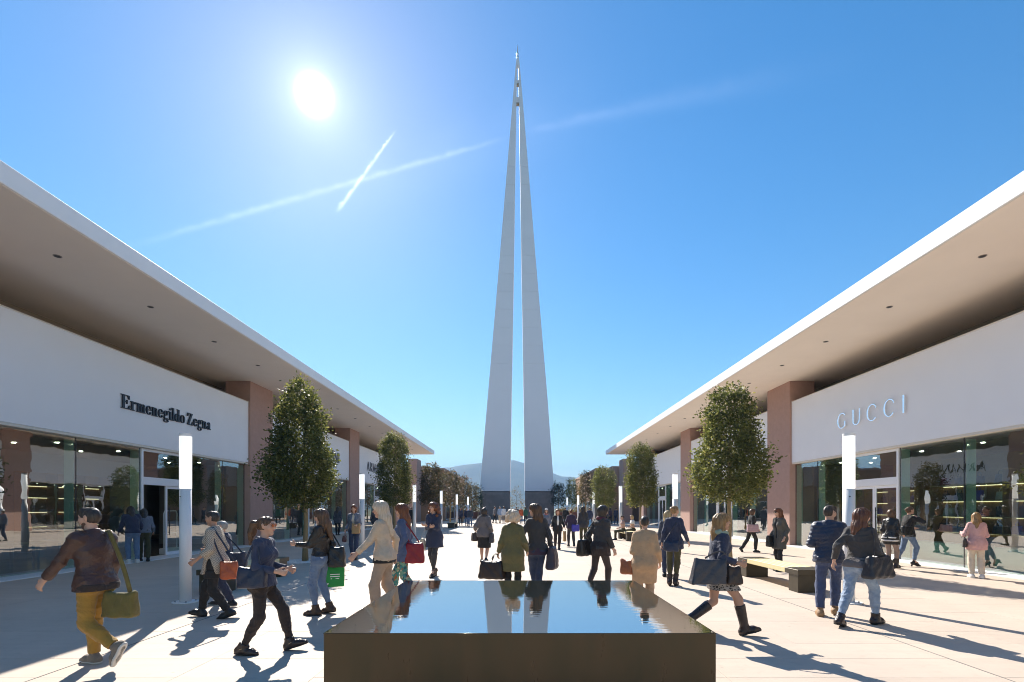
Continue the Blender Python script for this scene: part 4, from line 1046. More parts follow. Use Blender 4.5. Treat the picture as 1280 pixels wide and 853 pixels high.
def folds(seed, amp=.004, fz=60., sc=1.0):
    r = np.random.RandomState(seed); K = (r.normal(0, 1, (8, 3)) * np.array([20, 20, 13]) * sc).astype(np.float32); ph = r.uniform(0, 6.3, 8)
    def f(P):
        w1 = np.sin(P @ K[0] + ph[0]); w2 = np.sin(P @ K[1] + ph[1])
        a = 1 - np.abs(np.sin(P @ (K[2] * .8) + 1.3 * w1 + ph[2])); b = 1 - np.abs(np.sin(P @ (K[3] * .9) + 1.5 * w2 + ph[3]))
        ring = 1 - np.abs(np.sin(P[:, 2] * fz * .5 + 1.7 * w1 + 1.4 * np.sin(P[:, 1] * 19 + ph[4]) + 1.2 * np.sin(P[:, 0] * 16 + ph[5])))
        g = np.clip(.5 + .9 * np.sin(P @ (K[6] * .4) + ph[6]), 0, 1)
        return (amp * (1.0 * a * a + .8 * b * b * b + 1.3 * ring * ring * g - .9)).astype(np.float32)
    return f
def streaks(seed, c, amp=.005, n=34):
    def f(P):
        a = np.arctan2(P[:, 1] - c[1], P[:, 0] - c[0]); return (amp * (np.sin(a * n + 9 * P[:, 2] + 2 * np.sin(P[:, 2] * 14 + seed)) * .6 + .5 * np.sin(a * n * .43 + seed - 12 * P[:, 2]))).astype(np.float32)
    return f
SKIN = {'fair': mat('skin_fair', (0.56, 0.33, 0.235), rough=.5, var=.05, vscale=14), 'warm': mat('skin_warm', (0.46, 0.255, 0.17), rough=.5, var=.05, vscale=14)}
def cloth(key, c, var=.12, rough=.85, vs=9, bump=.25, bs=260, **kw): return mat('cloth_' + key, c, rough=rough, var=var, vscale=vs, bump=bump, bscale=bs, sheen=kw.pop('sheen', .15), crumple=.55, **kw)
def hairm(key, c, c2=None): return mat('hair_' + key, c, rough=.42, var=.35, vscale=26, stretch=(2.2, 2.2, .35), bump=.35, bscale=70, color2=c2, spec=.45)
LEATHER = lambda key, c, r=.38: mat('leather_' + key, c, rough=r, var=.22, vscale=10, bump=.30, bscale=90, rvar=.08, crumple=.5)
HAIR = {'dark': hairm('dark', (.014, .010, .008), (.075, .055, .042)), 'brown': hairm('brown', (.040, .020, .010), (.17, .09, .045)), 'chestnut': hairm('chestnut', (.040, .015, .009), (.15, .055, .026)), 'auburn': hairm('auburn', (.085, .026, .010), (.24, .085, .03)),
        'blond': hairm('blond', (.26, .165, .07), (.56, .42, .22)), 'pale': hairm('pale', (.52, .355, .215), (.80, .63, .47)), 'grey': hairm('grey', (.20, .19, .18), (.42, .41, .39)), 'honey': hairm('honey', (.11, .055, .02), (.42, .25, .10))}
M_EYEW = mat('eye_dark', (.02, .014, .01), rough=.2); M_LIP = mat('lips', (.36, .11, .09), rough=.45); M_SHADES = mat('sunglass_lens', (.012, .010, .010), rough=.08); M_SHADESO = mat('sunglass_frame_amber', (.45, .13, .04), rough=.25)

def head_body(S_, J, det):
    s0 = J['s']; s = s0 * .93
    S_.cone(J['neck'] - A(0, 0, .02 * s), J['hb'] + J['hu'] * .02 * s + J['hf'] * .008 * s, (.060 if J['m'] else .050) * s, (.053 if J['m'] else .045) * s, .03)
    S_.cone(H3(J, -.018, 0, .012), H3(J, .020, 0, .018), .094 * s, .088 * s, .02, J['hl'], 1.24)
    S_.cone(H3(J, .030, 0, -.045), H3(J, .052, 0, -.103), .064 * s, .034 * s, .035, J['hl'], 1.12)
    if not det: S_.cone(H3(J, .09, 0, -.01), H3(J, .112, 0, -.042), .012 * s, .016 * s, .015); return
    S_.cone(H3(J, .098, 0, .012), H3(J, .118, 0, -.036), .0085 * s, .0135 * s, .014)          # nose
    S_.cone(H3(J, .090, .034, .026), H3(J, .090, -.034, .026), .012 * s, .012 * s, .02)        # brow
    for sg in (1, -1):
        S_.ball(H3(J, .058, sg * .045, -.030), .030 * s, .03)                                    # cheek
        S_.cone(H3(J, -.014, sg * .079, .010), H3(J, -.004, sg * .077, -.026), .020 * s, .012 * s, .008, J['hl'], 2.2)   # ear
    S_.cone(H3(J, .094, .018, -.066), H3(J, .094, -.018, -.066), .010 * s, .010 * s, .012)
    S_.ball(H3(J, .078, 0, -.108), .018 * s, .02)
    for sg in (1, -1): S_.sub(H3(J, .106, sg * .033, .004), H3(J, .106, sg * .034, .0041), .017 * s, None, .016)
def hair_sdf(J, style, seed):
    s = J['s'] * .93; c = J['hc']
    S_ = Sdf(streaks(seed, c, .007 if style not in ('curly', 'short', 'crop') else .0045))
    t = {'short': .010, 'crop': .008, 'bob': .024, 'long': .020, 'pony': .012, 'bun': .013, 'curly': .030, 'puff': .036, 'shag': .024}[style]
    S_.cone(H3(J, -.020, 0, .014), H3(J, .016, 0, .022), (.094 + t) * s, (.087 + t) * s, .02, J['hl'], 1.30 if style in ('short', 'crop', 'pony', 'bun') else 1.20)
    down = A(0, 0, -1)
    face = lambda r=.078, f=.098, u=-.042: S_.sub(H3(J, f, 0, u), H3(J, f + .05, 0, u - .03), r * s, (r + .02) * s, .02, J['hl'], 1.12)
    back = -J['hf']
    if style in ('short', 'crop'):
        S_.cone(H3(J, .055, .03, .082), H3(J, .06, -.035, .080), .030 * s, .026 * s, .03) if style == 'short' else None
        face(.082, .100, -.030); S_.sub(H3(J, .04, 0, -.13), H3(J, -.01, 0, -.145), .085 * s, None, .03)
        for sg in (1, -1): S_.sub(H3(J, .0, sg * .10, -.03), H3(J, .03, sg * .10, -.06), .036 * s, None, .015)
    elif style == 'bob':
        for sg in (1, -1): S_.cone(H3(J, -.02, sg * .058, .0), H3(J, -.012, sg * .064, -.10), .052 * s, .040 * s, .03)
        S_.cone(H3(J, -.06, 0, .0), H3(J, -.055, 0, -.10), .062 * s, .058 * s, .03, J['hl'], .8); face()
    elif style in ('long', 'shag'):
        e = .36 if style == 'long' else .22
        for sg in (1, -1): S_.cone(H3(J, -.03, sg * .055, .0), H3(J, -.03, sg * .072, -.15), .050 * s, .040 * s, .04); S_.cone(H3(J, -.03, sg * .072, -.15), H3(J, -.055, sg * .066, -e), .040 * s, .022 * s, .04)
        S_.cone(H3(J, -.055, 0, .0), H3(J, -.105, 0, -.16), .080 * s, .076 * s, .04, back, 1.25); S_.cone(H3(J, -.105, 0, -.16), H3(J, -.145, 0, -e - .04), .078 * s, .050 * s, .04, back, 1.5); face(.080, .10, -.05)
    elif style == 'curly':
        for i in range(34):
            a = i * 2.399; zz = .07 - .30 * (i / 34.); rr_ = .085 + .05 * min(1, (i / 20.)); ff = rr_ * math.cos(a) - .03; ll = rr_ * math.sin(a)
            if ff > .035 and zz < .06: continue
            S_.ball(H3(J, ff, ll, zz), (.040 + .014 * ((i * 37) % 10) / 10) * s, .018)
        face(.080, .105, -.045)
    elif style == 'puff':
        for i in range(22):
            a = i * 2.399; zz = .11 - .20 * (i / 22.); rr_ = .06 + .05 * math.sin(min(1, i / 12.) * 1.57); ff = rr_ * math.cos(a) - .02; ll = rr_ * math.sin(a)
            S_.ball(H3(J, ff, ll, zz), (.050 + .012 * ((i * 37) % 10) / 10) * s, .02)
        face(.078, .115, -.05)
    elif style in ('pony', 'bun'):
        face(.086, .100, -.030); S_.sub(H3(J, .03, 0, -.13), H3(J, -.03, 0, -.125), .075 * s, None, .03)
        for sg in (1, -1): S_.sub(H3(J, .01, sg * .10, -.025), H3(J, .03, sg * .10, -.06), .032 * s, None, .015)
        if style == 'pony':
            S_.cone(H3(J, -.105, 0, .040), H3(J, -.165, 0, .025), .026 * s, .040 * s, .02)
            S_.cone(H3(J, -.165, 0, .025), H3(J, -.195, .02, -.09), .042 * s, .050 * s, .03); S_.cone(H3(J, -.195, .02, -.09), H3(J, -.235, .05, -.25), .050 * s, .016 * s, .03)
        else: S_.ball(H3(J, -.11, 0, .05), .045 * s, .015)
    return S_
def shoe_sdf(J, kk, t, shaft=0.0, heel=0.0, plat=0.0):
    s = J['s']; an = J['an' + kk]; f = J['foot' + kk]; u = J['fup' + kk]; S_ = Sdf()
    ankh = .085 * s + heel
    sole = an - u * ankh
    hb = heel * .9
    S_.cone(sole - f * .045 * s + u * (.042 * s + hb), sole + f * .10 * s + u * (.040 * s + hb * .25), .040 * s + t, .042 * s + t, .03, np.cross(u, f), 1.0)
    S_.cone(sole + f * .10 * s + u * (.040 * s + hb * .25), sole + f * .172 * s + u * .026 * s, .040 * s + t, .025 * s + t, .03, u, 1.15)
    S_.cone(an + u * .01 * s, sole - f * .03 * s + u * (.045 * s + hb), .040 * s + t, .042 * s + t, .03)
    if shaft: v = nrm(J['kn' + kk] - an); rk = .054 if J['m'] else .050; top = an + v * shaft * s; S_.cone(an, top, .043 * s + t, (.043 + (rk - .036) * min(1, shaft / .28)) * s + t + .004, .03, cut=(top, v))
    if heel: S_.cone(sole - f * .055 * s + u * .03 * s, sole - f * .055 * s + u * .004 * s, .026 * s, .016 * s, .015)
    S_.cut(sole, -u); return S_
PEOPLE = []
def person(label, px, py, ytop, head, hair=('long', 'brown'), top=None, bottom=None, shoes=None, skin='fair', group=None, extra=(), glasses=None, seed=None, scale=None, **sp):
    """px, py: where the body stands on the ground in the photo; ytop: photo row of the top of the head; head: direction faced (0 = to the right, 90 = away)"""
    x, d = ground(px, py); want = gz(ytop, d)
    sp.setdefault('L', dict(f=0)); sp.setdefault('R', dict(f=0))
    lift = {'short': .012, 'crop': .01, 'bob': .02, 'long': .018, 'pony': .012, 'bun': .012, 'curly': .035, 'puff': .05, 'shag': .02}[hair[0]]
    s = scale or 1.0
    if scale is None:
        for _ in range(6):
            J = skeleton(sp, s); s *= want / (J['top'][2] + lift * s)
            s = min(1.12, max(.80, s))
    J = skeleton(sp, s); seed = seed if seed is not None else len(PEOPLE) * 7 + 3
    hpx = (py - ytop) * .8
    h = .0095 if hpx > 100 else .0115 if hpx > 75 else .015 if hpx > 45 else .024 if hpx > 28 else .034
    det = hpx > 70; fine = hpx > 45
    root = thing('person', label, 'person', (x, d, 0), R(head), group)
    B = Sdf(); torso(B, J, 0); arms(B, J, 0, 2.0); legs(B, J, 0, 1.0, cut=False)
    for kk in 'LR': B.cone(J['an' + kk], J['an' + kk] - J['fup' + kk] * .045 * s + J['foot' + kk] * .10 * s, .034 * s, .030 * s, .03)
    head_body(B, J, fine)
    cL, cR = sp.get('curl', (28, 28))
    add_hand(B, J, 'L', 1, cL, det); add_hand(B, J, 'R', -1, cR, det)
    sdf_obj('body', B, h, SKIN[skin], root)
    amp = .006 if fine else .004
    # lower clothing
    if bottom:
        k = bottom['kind']; S_ = Sdf(folds(seed + 1, bottom.get('fold', amp), 75.))
        if k == 'trousers':
            t = bottom.get('t', .012) * .8
            S_.cone(J['pel'], J['waist'] - A(0, 0, .05 * s), (.158 if J['m'] else .166) * s + t, .140 * s + t, .05, A(1, 0, 0), 1.43)
            for kk in 'LR': S_.ball(J['hip' + kk] - A(.045, 0, .03) * s, (.095 if J['m'] else .10) * s + t, .06)
            legs(S_, J, t, bottom.get('to', .93), bottom.get('knee', .004), bottom.get('hem', .012), bottom.get('thigh', .0))
            S_.cut(J['waist'] - A(0, 0, .04 * s), (0, 0, 1))
        elif k == 'skirt':
            z1 = bottom['hem'] * 1.76 * s; mid = (J['knL'] + J['knR']) / 2; r0 = .166 * s + .018
            c1 = A(mid[0] * bottom.get('follow', .5), 0, z1 - .03)
            S_.cone(J['waist'] - A(0, 0, .06 * s), J['pel'] - A(0, 0, .04), .135 * s, r0, .05, A(1, 0, 0), 1.35)
            for kk in 'LR': S_.ball(J['hip' + kk] - A(.045, 0, .03) * s, .10 * s + .016, .06)
            S_.cone(J['pel'] - A(0, 0, .04), c1, r0, r0 + bottom.get('flare', .03), .05, A(1, 0, 0), bottom.get('q', 1.25))
            for kk in 'LR': S_.cone(J['hip' + kk], J['hip' + kk] + (J['kn' + kk] - J['hip' + kk]) * .7, .10 * s + .016, .085 * s + .016, .06)
            S_.cut((0, 0, z1), (0, 0, -1)); S_.cut(J['waist'] - A(0, 0, .03), (0, 0, 1))
        o = sdf_obj(bottom.get('name', 'trousers' if k == 'trousers' else 'skirt'), S_, h, bottom['m'], root)
        if bottom.get('tights'):
            T_ = Sdf(); legs(T_, J, .0045, .98, cut=False); sdf_obj('tights', T_, h, bottom['tights'], root)
    if top:
        tops = top if isinstance(top, list) else [top]
        for li, tp in enumerate(tops):
            if li < len(tops) - 1: tp = dict(tp, t=tp.get('t', .02) - .010, fold=.0012)
            t = tp.get('t', .020) * .72; S_ = Sdf(folds(seed + 2 + li, tp.get('fold', amp * 1.25), 58.))
            if 'disp' in tp: S_.disp = tp['disp'](J)
            torso(S_, J, t, k=.07); 
            if tp.get('sleeve', 1.93) > 0: arms(S_, J, t * .75 + .004, tp.get('sleeve', 1.93), flare=tp.get('flare_s', .006))
            hem = tp['hem'] * 1.76 * s
            if hem < J['hz'] - .04:
                kf = (J['knL'] + J['knR']) / 2; fr = (J['hz'] - hem) / (J['hz'] - kf[2]); c1 = A(kf[0] * fr * .55 + tp.get('shift', 0), 0, hem - .02)
                ww = max(abs(J['knL'][0] - J['knR'][0]) * .35 * min(1, fr), 0)
                S_.cone(J['pel'], c1, (.158 if J['m'] else .166) * s + t, (.166 * s + t + tp.get('flare', .03)), .06, A(1, 0, 0), max(1.0, 1.36 - ww * 1.6))
                for kk in 'LR': S_.cone(J['hip' + kk], J['hip' + kk] + (J['kn' + kk] - J['hip' + kk]) * min(.9, fr * .9), .10 * s + t * .7, .08 * s + t, .06)
            S_.cut((0, 0, hem), (tp.get('hemtilt', 0), 0, -1))
            if li < len(tops) - 1 and not tops[-1].get('open'): S_.cut((0, 0, tops[-1]['hem'] * 1.76 * s + .05), (0, 0, 1))
            if tp.get('collar', True):
                S_.cone(J['neck'] - A(0, 0, .045 * s), J['neck'] + A(.0, 0, tp.get('ch', .030) * s), .078 * s + t * .5, .066 * s + t * .4, .03)
                S_.cut(J['neck'] + A(0, 0, tp.get('ch', .030) * s + .004), (.25, 0, 1))
                S_.sub(J['neck'] + A(.02, 0, .02 * s), J['neck'] + A(.04, 0, .09 * s), .056 * s, .062 * s, .01)
            if tp.get('boxy'): S_.p.insert(0, (J['chest'], J['pel'], tp['boxy'] * s + t, (tp['boxy'] + .008) * s + t, .06, nrm(J['fw']), 1.3, None))
            if tp.get('slit'):
                zt = tp['slit'] * 1.76 * s; 
                for sg in (1, -1): S_.sub(A(0, sg * .32, hem - .25), A(.0, sg * .12, zt), .16, .012, .01, A(0, 1, 0), .35)
            if tp.get('open'):
                a = J['neck'] + A(.10, 0, -.05); S_.sub(a, A(J['chest'][0] + .22, 0, hem - .05), .03, tp['open'], .02, A(1, 0, 0), .5)
            o = sdf_obj(tp.get('name', 'jacket'), S_, h, tp['m'], root)
            if tp.get('hemband'):
                for (z0, z1, mm, nm, gr) in tp['hemband']:
                    z0, z1 = z0 * 1.76 * s, z1 * 1.76 * s; Q_ = Sdf(); torso(Q_, J, t + gr, k=.07)
                    if z0 < J['hz'] - .04: Q_.cone(J['pel'], A(0, 0, z0 - .02), .166 * s + t + gr, .166 * s + t + gr + tp.get('flare', .03), .06, A(1, 0, 0), 1.36)
                    Q_.cut((0, 0, z0), (0, 0, -1)); Q_.cut((0, 0, z1), (0, 0, 1)); sdf_obj(nm, Q_, h, mm, root)
    if shoes:
        for kk in 'LR':
            sdf_obj(shoes.get('name', 'shoe'), shoe_sdf(J, kk, shoes.get('t', .006), shoes.get('shaft', 0), sp.get('heel', 0), 0), min(h, .02), shoes['m'], root)
            if shoes.get('sole') and fine:
                s_ = shoe_sdf(J, kk, shoes.get('t', .006) + .006, 0, sp.get('heel', 0)); an = J['an' + kk]; u = J['fup' + kk]
                s_.cut(an - u * (.085 * s + sp.get('heel', 0) - shoes.get('solet', .022)), u); sdf_obj('sole', s_, h, shoes['sole'], root)
    ho = sdf_obj('hair', hair_sdf(J, hair[0], seed), h if det else max(h, .016), HAIR[hair[1]], root)
    if hpx > 60:
        for sg in (1, -1): E = Sdf(); E.ball(H3(J, .0905, sg * .033, .004), .0095 * s, .002); sdf_obj('eye', E, .004, M_EYEW, root)
        E = Sdf(); E.cone(H3(J, .1035, .017, -.066), H3(J, .1035, -.017, -.066), .0055 * s, .0055 * s, .002); sdf_obj('lips', E, .004, M_LIP, root)
        for sg in (1, -1): E = Sdf(); E.cone(H3(J, .102, sg * .018, .027), H3(J, .090, sg * .048, .028), .0045 * s, .0035 * s, .002); sdf_obj('eyebrow', E, .004, HAIR['dark' if hair[1] in ('dark', 'brown') else 'brown'], root)
    if glasses:
        E = Sdf()
        for sg in (1, -1):
            E.ball(H3(J, .108, sg * .034, .004), .026 * s, .004, J['hf'], 2.6); E.cone(H3(J, .098, sg * .058, .012), H3(J, -.01, sg * .083, .010), .0045 * s, .0035 * s, .003)
        E.cone(H3(J, .114, .012, .012), H3(J, .114, -.012, .012), .004 * s, None, .004); sdf_obj('sunglasses', E, .0055 if fine else .01, glasses, root)
    for kind, kw in extra:
        if kind == 'beard':
            E = Sdf(); E.cone(H3(J, .032, 0, -.060), H3(J, .054, 0, -.104), .066 * s, .037 * s, .03, J['hl'], 1.10); E.sub(H3(J, .10, 0, -.045), H3(J, .12, 0, -.04), .036 * s, None, .01); E.cut(H3(J, 0, 0, -.030), J['hu'] * 1.0 + J['hf'] * .5); sdf_obj('beard', E, h, kw, root)
        elif kind == 'scarf':
            E = Sdf(folds(seed + 9, .006)); 
            for a in np.linspace(0, 2 * np.pi, 13)[:-1]: b = a + .5236; E.cone(J['neck'] + A(math.cos(a) * .075, math.sin(a) * .085, .015 - .02 * math.cos(a)) * s, J['neck'] + A(math.cos(b) * .075, math.sin(b) * .085, .015 - .02 * math.cos(b)) * s, .036 * s, None, .02)
            sdf_obj('scarf', E, h, kw, root)
        elif kind == 'hood':
            E = Sdf(folds(seed + 9, .004)); E.cone(J['neck'] + A(-.05, .09, -.01) * s, J['neck'] + A(-.05, -.09, -.01) * s, .055 * s, None, .03); E.cone(J['neck'] + A(-.09, .05, -.06) * s, J['neck'] + A(-.09, -.05, -.06) * s, .055 * s, None, .03); sdf_obj('hood', E, h, kw, root)
        elif kind == 'hat':
            E = Sdf(); E.cone(H3(J, -.02, 0, .05), H3(J, .012, 0, .06), .102 * s, .096 * s, .02, J['hl'], 1.18); E.cut(H3(J, 0, 0, .03), -J['hu']); sdf_obj('hat', E, h, kw, root)
        elif kind == 'belt':
            m_, z0, z1 = kw; E = Sdf(); torso(E, J, .026, k=.07); E.cut((0, 0, z0 * 1.76 * s), (0, 0, -1)); E.cut((0, 0, z1 * 1.76 * s), (0, 0, 1)); sdf_obj('belt', E, h, m_, root)
        elif kind == 'buckle':
            mb = MB()
            for kk in 'LR':
                an, u, f = J['an' + kk], J['fup' + kk], J['foot' + kk]; l = np.cross(u, f)
                pts = [an + f * (.058 * math.cos(q)) * s + l * (.056 * math.sin(q)) * s - u * (.01 - .02 * math.cos(q)) * s for q in np.linspace(0, 2 * np.pi, 17)]
                mb.tube([tuple(p) for p in pts], .006, 6)
            mb.obj('strap', kw, root, True)
    PEOPLE.append((root, J)); return root, J
def wpt(root, p):
    a = root.rotation_euler.z; q = rot2(np.asarray(p, float), a); return Vector((q[0] + root.location.x, q[1] + root.location.y, q[2] + root.location.z))
# ---------------------------------------------------------------- bags (each a thing of its own)
def bag(label, cat, pj, at, yaw, w, h, d, m, taper=.12, rnd=.03, straps=(), group=None, strap_m=None, sag=.012, sw=.012, res=.014, name='handbag', hang=True, roll=0.0):
    """at: top centre in the wearer's frame; straps: lists of points in that frame"""
    root, J = pj; a = root.rotation_euler.z + R(yaw); top = wpt(root, at)
    t = thing(name, label, cat, top - Vector((0, 0, h)), a, group)
    class BagF:
        def __call__(s, P):
            z = P[:, 2] + h * .13 * (1 - (P[:, 0] / (w * .5)) ** 2) * np.clip(P[:, 2] / h, 0, 1.2) ** 2; k = 1 + taper * (1 - z / h); hw = w / 2 * k - rnd; hd = d / 2 * (.45 + 1.0 * np.sqrt(np.clip(1 - z / h, 0, 1))) / 1.25 - rnd * .9
            hd = np.maximum(hd, .004)
            qx = np.abs(P[:, 0] - roll * (z - h)) - hw; qy = np.abs(P[:, 1]) - hd; qz = np.abs(z - h / 2) - (h / 2 - rnd)
            out = np.sqrt(np.maximum(qx, 0) ** 2 + np.maximum(qy, 0) ** 2 + np.maximum(qz, 0) ** 2) + np.minimum(np.maximum(np.maximum(qx, qy), qz), 0)
            n = sag * (np.sin(P[:, 0] * 23 + 1.3) * np.sin(z * 19 + .4) + .6 * np.sin(P[:, 0] * 41 - z * 37))
            return (out - rnd - n * .5).astype(np.float32)
        def bounds(s): e = max(w * (1 + taper), .05) * .65 + abs(roll) * h; return A(-e, -d * .75 - .03, -.03), A(e, d * .75 + .03, h + .03)
    V, Q = sdf_mesh(BagF(), res); obj('bag_body', mesh_from('bag_body', V, Q, m, True), t)
    def loc(p):
        q = wpt(root, p) - t.location; c, s = math.cos(-a), math.sin(-a); return (q.x * c - q.y * s, q.x * s + q.y * c, q.z)
    for pts in straps:
        P = [Vector(loc(p)) for p in pts]
        if len(P) == 3:  # quadratic arc
            P = [P[0] * (1 - u) ** 2 + P[1] * 2 * u * (1 - u) + P[2] * u ** 2 for u in np.linspace(0, 1, 11)]
        MB().tube(P, (sw, .004 if sw > .009 else sw), 6, flat=(1, 0, 0)).obj('strap', strap_m or m, t, True)
    return t
# ================================================================ the crowd
JEANS = cloth('jeans', (.085, .135, .235), var=.30, vs=7, color2=(.16, .235, .36)); JEANSP = cloth('pale_jeans', (.16, .23, .35), vs=9, color2=(.36, .44, .55)); JEANSD = cloth('dark_jeans', (.030, .045, .095), var=.3, vs=7)
BLACK = cloth('black', (.019, .018, .018), sheen=.05); NAVY = cloth('navy', (.030, .037, .072)); CHAR = cloth('charcoal', (.050, .046, .046)); DKBR = cloth('dark_brown', (.032, .021, .018)); MUST = cloth('mustard', (.36, .195, .030), var=.14)
BEIGE = cloth('beige', (.60, .46, .33)); BEIGEP = cloth('beige_trousers', (.43, .31, .22)); CAMEL = cloth('camel', (.54, .34, .19)); OLIVE = cloth('olive', (.155, .130, .050)); OLIVED = cloth('dark_olive', (.060, .055, .022)); GREY = cloth('grey_knit', (.16, .14, .135), bump=.5, bs=130); GREYB = cloth('grey_blue', (.15, .17, .22)); DENIM = cloth('denim_navy', (.036, .046, .09), var=.25); DENIMB = cloth('denim_blue', (.07, .10, .19), var=.25)
WHITE = cloth('white', (.70, .69, .67), var=.05); PINK = cloth('pink', (.62, .36, .34)); CREAM = cloth('cream', (.62, .53, .42)); TAUPE = cloth('taupe_canvas', (.26, .225, .18)); WINE = cloth('wine', (.13, .025, .035)); ORANGE = cloth('orange', (.62, .12, .03)); PLUM = cloth('plum', (.05, .03, .06)); GREYC = cloth('grey_cardigan', (.10, .088, .07)); SLATE = cloth('slate', (.06, .065, .085)); LBLUE = cloth('light_blue', (.30, .40, .55)); TIGHTS = mat('black_tights', (.030, .017, .013), rough=.6, sheen=.3); STOCK = mat('grey_stockings', (.25, .18, .15), rough=.5)
LBROWN = LEATHER('brown', (.072, .032, .022), .36); LBLACK = LEATHER('black', (.018, .016, .015), .32); LNAVY = LEATHER('navy', (.022, .028, .055), .42); LDBR = LEATHER('dark_brown', (.040, .024, .017), .42); LGREY = LEATHER('slate', (.040, .042, .055), .42); LORAN = LEATHER('orange', (.44, .095, .03), .4); LRED = LEATHER('red', (.24, .010, .018), .45); LTAN = LEATHER('tan', (.33, .19, .09), .6); LPURP = LEATHER('purple', (.075, .06, .42), .45); LWHIT = LEATHER('ivory', (.50, .44, .34), .5); LGRN = mat('green_paper', (.010, .26, .045), rough=.55, var=.06, vscale=6); KRAFT = mat('kraft_paper', (.42, .26, .12), rough=.8, var=.08, vscale=8); LPINK = mat('pink_striped_fabric', (.45, .30, .33), rough=.7, var=.35, vscale=1.5, stretch=(.2, .2, 14)); CANV = cloth('olive_canvas', (.16, .125, .030), var=.18)
SOLEW = mat('sole_white', (.62, .60, .56), rough=.6); SOLET = mat('sole_tan', (.30, .19, .10), rough=.7); SOLED = mat('sole_dark', (.015, .013, .012), rough=.7); SHOEB = LEATHER('shoe_black', (.014, .012, .011), .35); SHOEBR = LEATHER('shoe_brown', (.050, .028, .018), .42); SHOEG = cloth('shoe_taupe', (.20, .165, .13)); SNEAK = cloth('sneaker_white', (.68, .66, .63), var=.05); BOOTD = LEATHER('boot_dark', (.030, .018, .016), .32); BUCK = mat('boot_strap_gold', (.45, .33, .20), rough=.4, metal=.4)
def pattern_mat(key, c1, c2, kind):
    m = bpy.data.materials.new(key); m.use_nodes = True; nt = m.node_tree; N = nt.nodes; L = nt.links; b = N['Principled BSDF']; b.inputs['Roughness'].default_value = .85
    tc = N.new('ShaderNodeTexCoord'); rp = N.new('ShaderNodeValToRGB'); rp.color_ramp.interpolation = 'CONSTANT'
    def M(op, a, bb=None):
        n = N.new('ShaderNodeMath'); n.operation = op
        for i, v in enumerate((a, bb)):
            if v is None: continue
            if isinstance(v, (int, float)): n.inputs[i].default_value = v
            else: L.new(v, n.inputs[i])
        return n.outputs[0]
    sx = N.new('ShaderNodeSeparateXYZ'); L.new(tc.outputs['Object'], sx.inputs[0])
    if kind == 'diamond':
        h = M('ADD', sx.outputs[0], M('MULTIPLY', sx.outputs[1], .6))
        tri = lambda v, p: M('ABSOLUTE', M('SUBTRACT', M('FRACT', M('DIVIDE', v, p)), .5))
        d = M('ADD', tri(h, .085), tri(sx.outputs[2], .11)); e = M('FRACT', M('MULTIPLY', d, 3.4))
        L.new(e, rp.inputs[0]); rp.color_ramp.elements[0].color = (*c1, 1); rp.color_ramp.elements[1].position = .79; rp.color_ramp.elements[1].color = (*c2, 1)
    elif kind == 'floral':
        v = N.new('ShaderNodeTexVoronoi'); v.inputs['Scale'].default_value = 26; L.new(tc.outputs['Object'], v.inputs[0]); s2 = N.new('ShaderNodeSeparateColor'); L.new(v.outputs['Color'], s2.inputs[0]); L.new(s2.outputs[0], rp.inputs[0])
        cols = [(.05, .22, .20), (.03, .10, .13), (.18, .34, .24), (.42, .40, .28), (.30, .12, .05), (.06, .25, .26)]; rp.color_ramp.elements[0].color = (*cols[0], 1); rp.color_ramp.elements[1].position = 1 / 6; rp.color_ramp.elements[1].color = (*cols[1], 1)
        for i in range(2, 6): e = rp.color_ramp.elements.new(i / 6); e.color = (*cols[i], 1)
    elif kind == 'plaid':
        w = M('ADD', M('MULTIPLY', M('GREATER_THAN', M('FRACT', M('MULTIPLY', sx.outputs[2], 16)), .5), .5), M('MULTIPLY', M('GREATER_THAN', M('FRACT', M('MULTIPLY', sx.outputs[1], 16)), .5), .5)); L.new(w, rp.inputs[0])
        rp.color_ramp.elements[0].color = (*c1, 1); rp.color_ramp.elements[1].position = .4; rp.color_ramp.elements[1].color = (*c2, 1); e = rp.color_ramp.elements.new(.9); e.color = (.5, .45, .4, 1)
    elif kind == 'lace':
        v = N.new('ShaderNodeTexVoronoi'); v.inputs['Scale'].default_value = 34; v.feature = 'DISTANCE_TO_EDGE'; L.new(tc.outputs['Object'], v.inputs[0]); L.new(v.outputs[0], rp.inputs[0]); rp.color_ramp.elements[0].color = (*c1, 1); rp.color_ramp.elements[1].position = .16; rp.color_ramp.elements[1].color = (*c2, 1)
    L.new(rp.outputs[0], b.inputs['Base Color']); return m
DIAM = pattern_mat('diamond_knit', (.50, .43, .34), (.045, .038, .036), 'diamond'); FLOR = pattern_mat('floral_print', 0, 0, 'floral'); PLAID = pattern_mat('red_plaid', (.30, .03, .03), (.55, .18, .13), 'plaid'); LACE = pattern_mat('dark_lace', (.30, .27, .25), (.02, .018, .018), 'lace')
def tr(m, **k): return dict(kind='trousers', m=m, **k)
def shoe(m, **k): return dict(m=m, **k)
def quilt(J):
    s = J['s']; f0 = folds(5, .003)
    def f(P): z = P[:, 2]; return (.007 * np.abs(np.sin((z + .02 * np.sin(P[:, 1] * 9)) * math.pi / .062)) - .003 + f0(P)).astype(np.float32)
    return f
def sh(J, k, dz=.075, df=0): return tuple(J['sh' + k] + A(df, 0, dz))

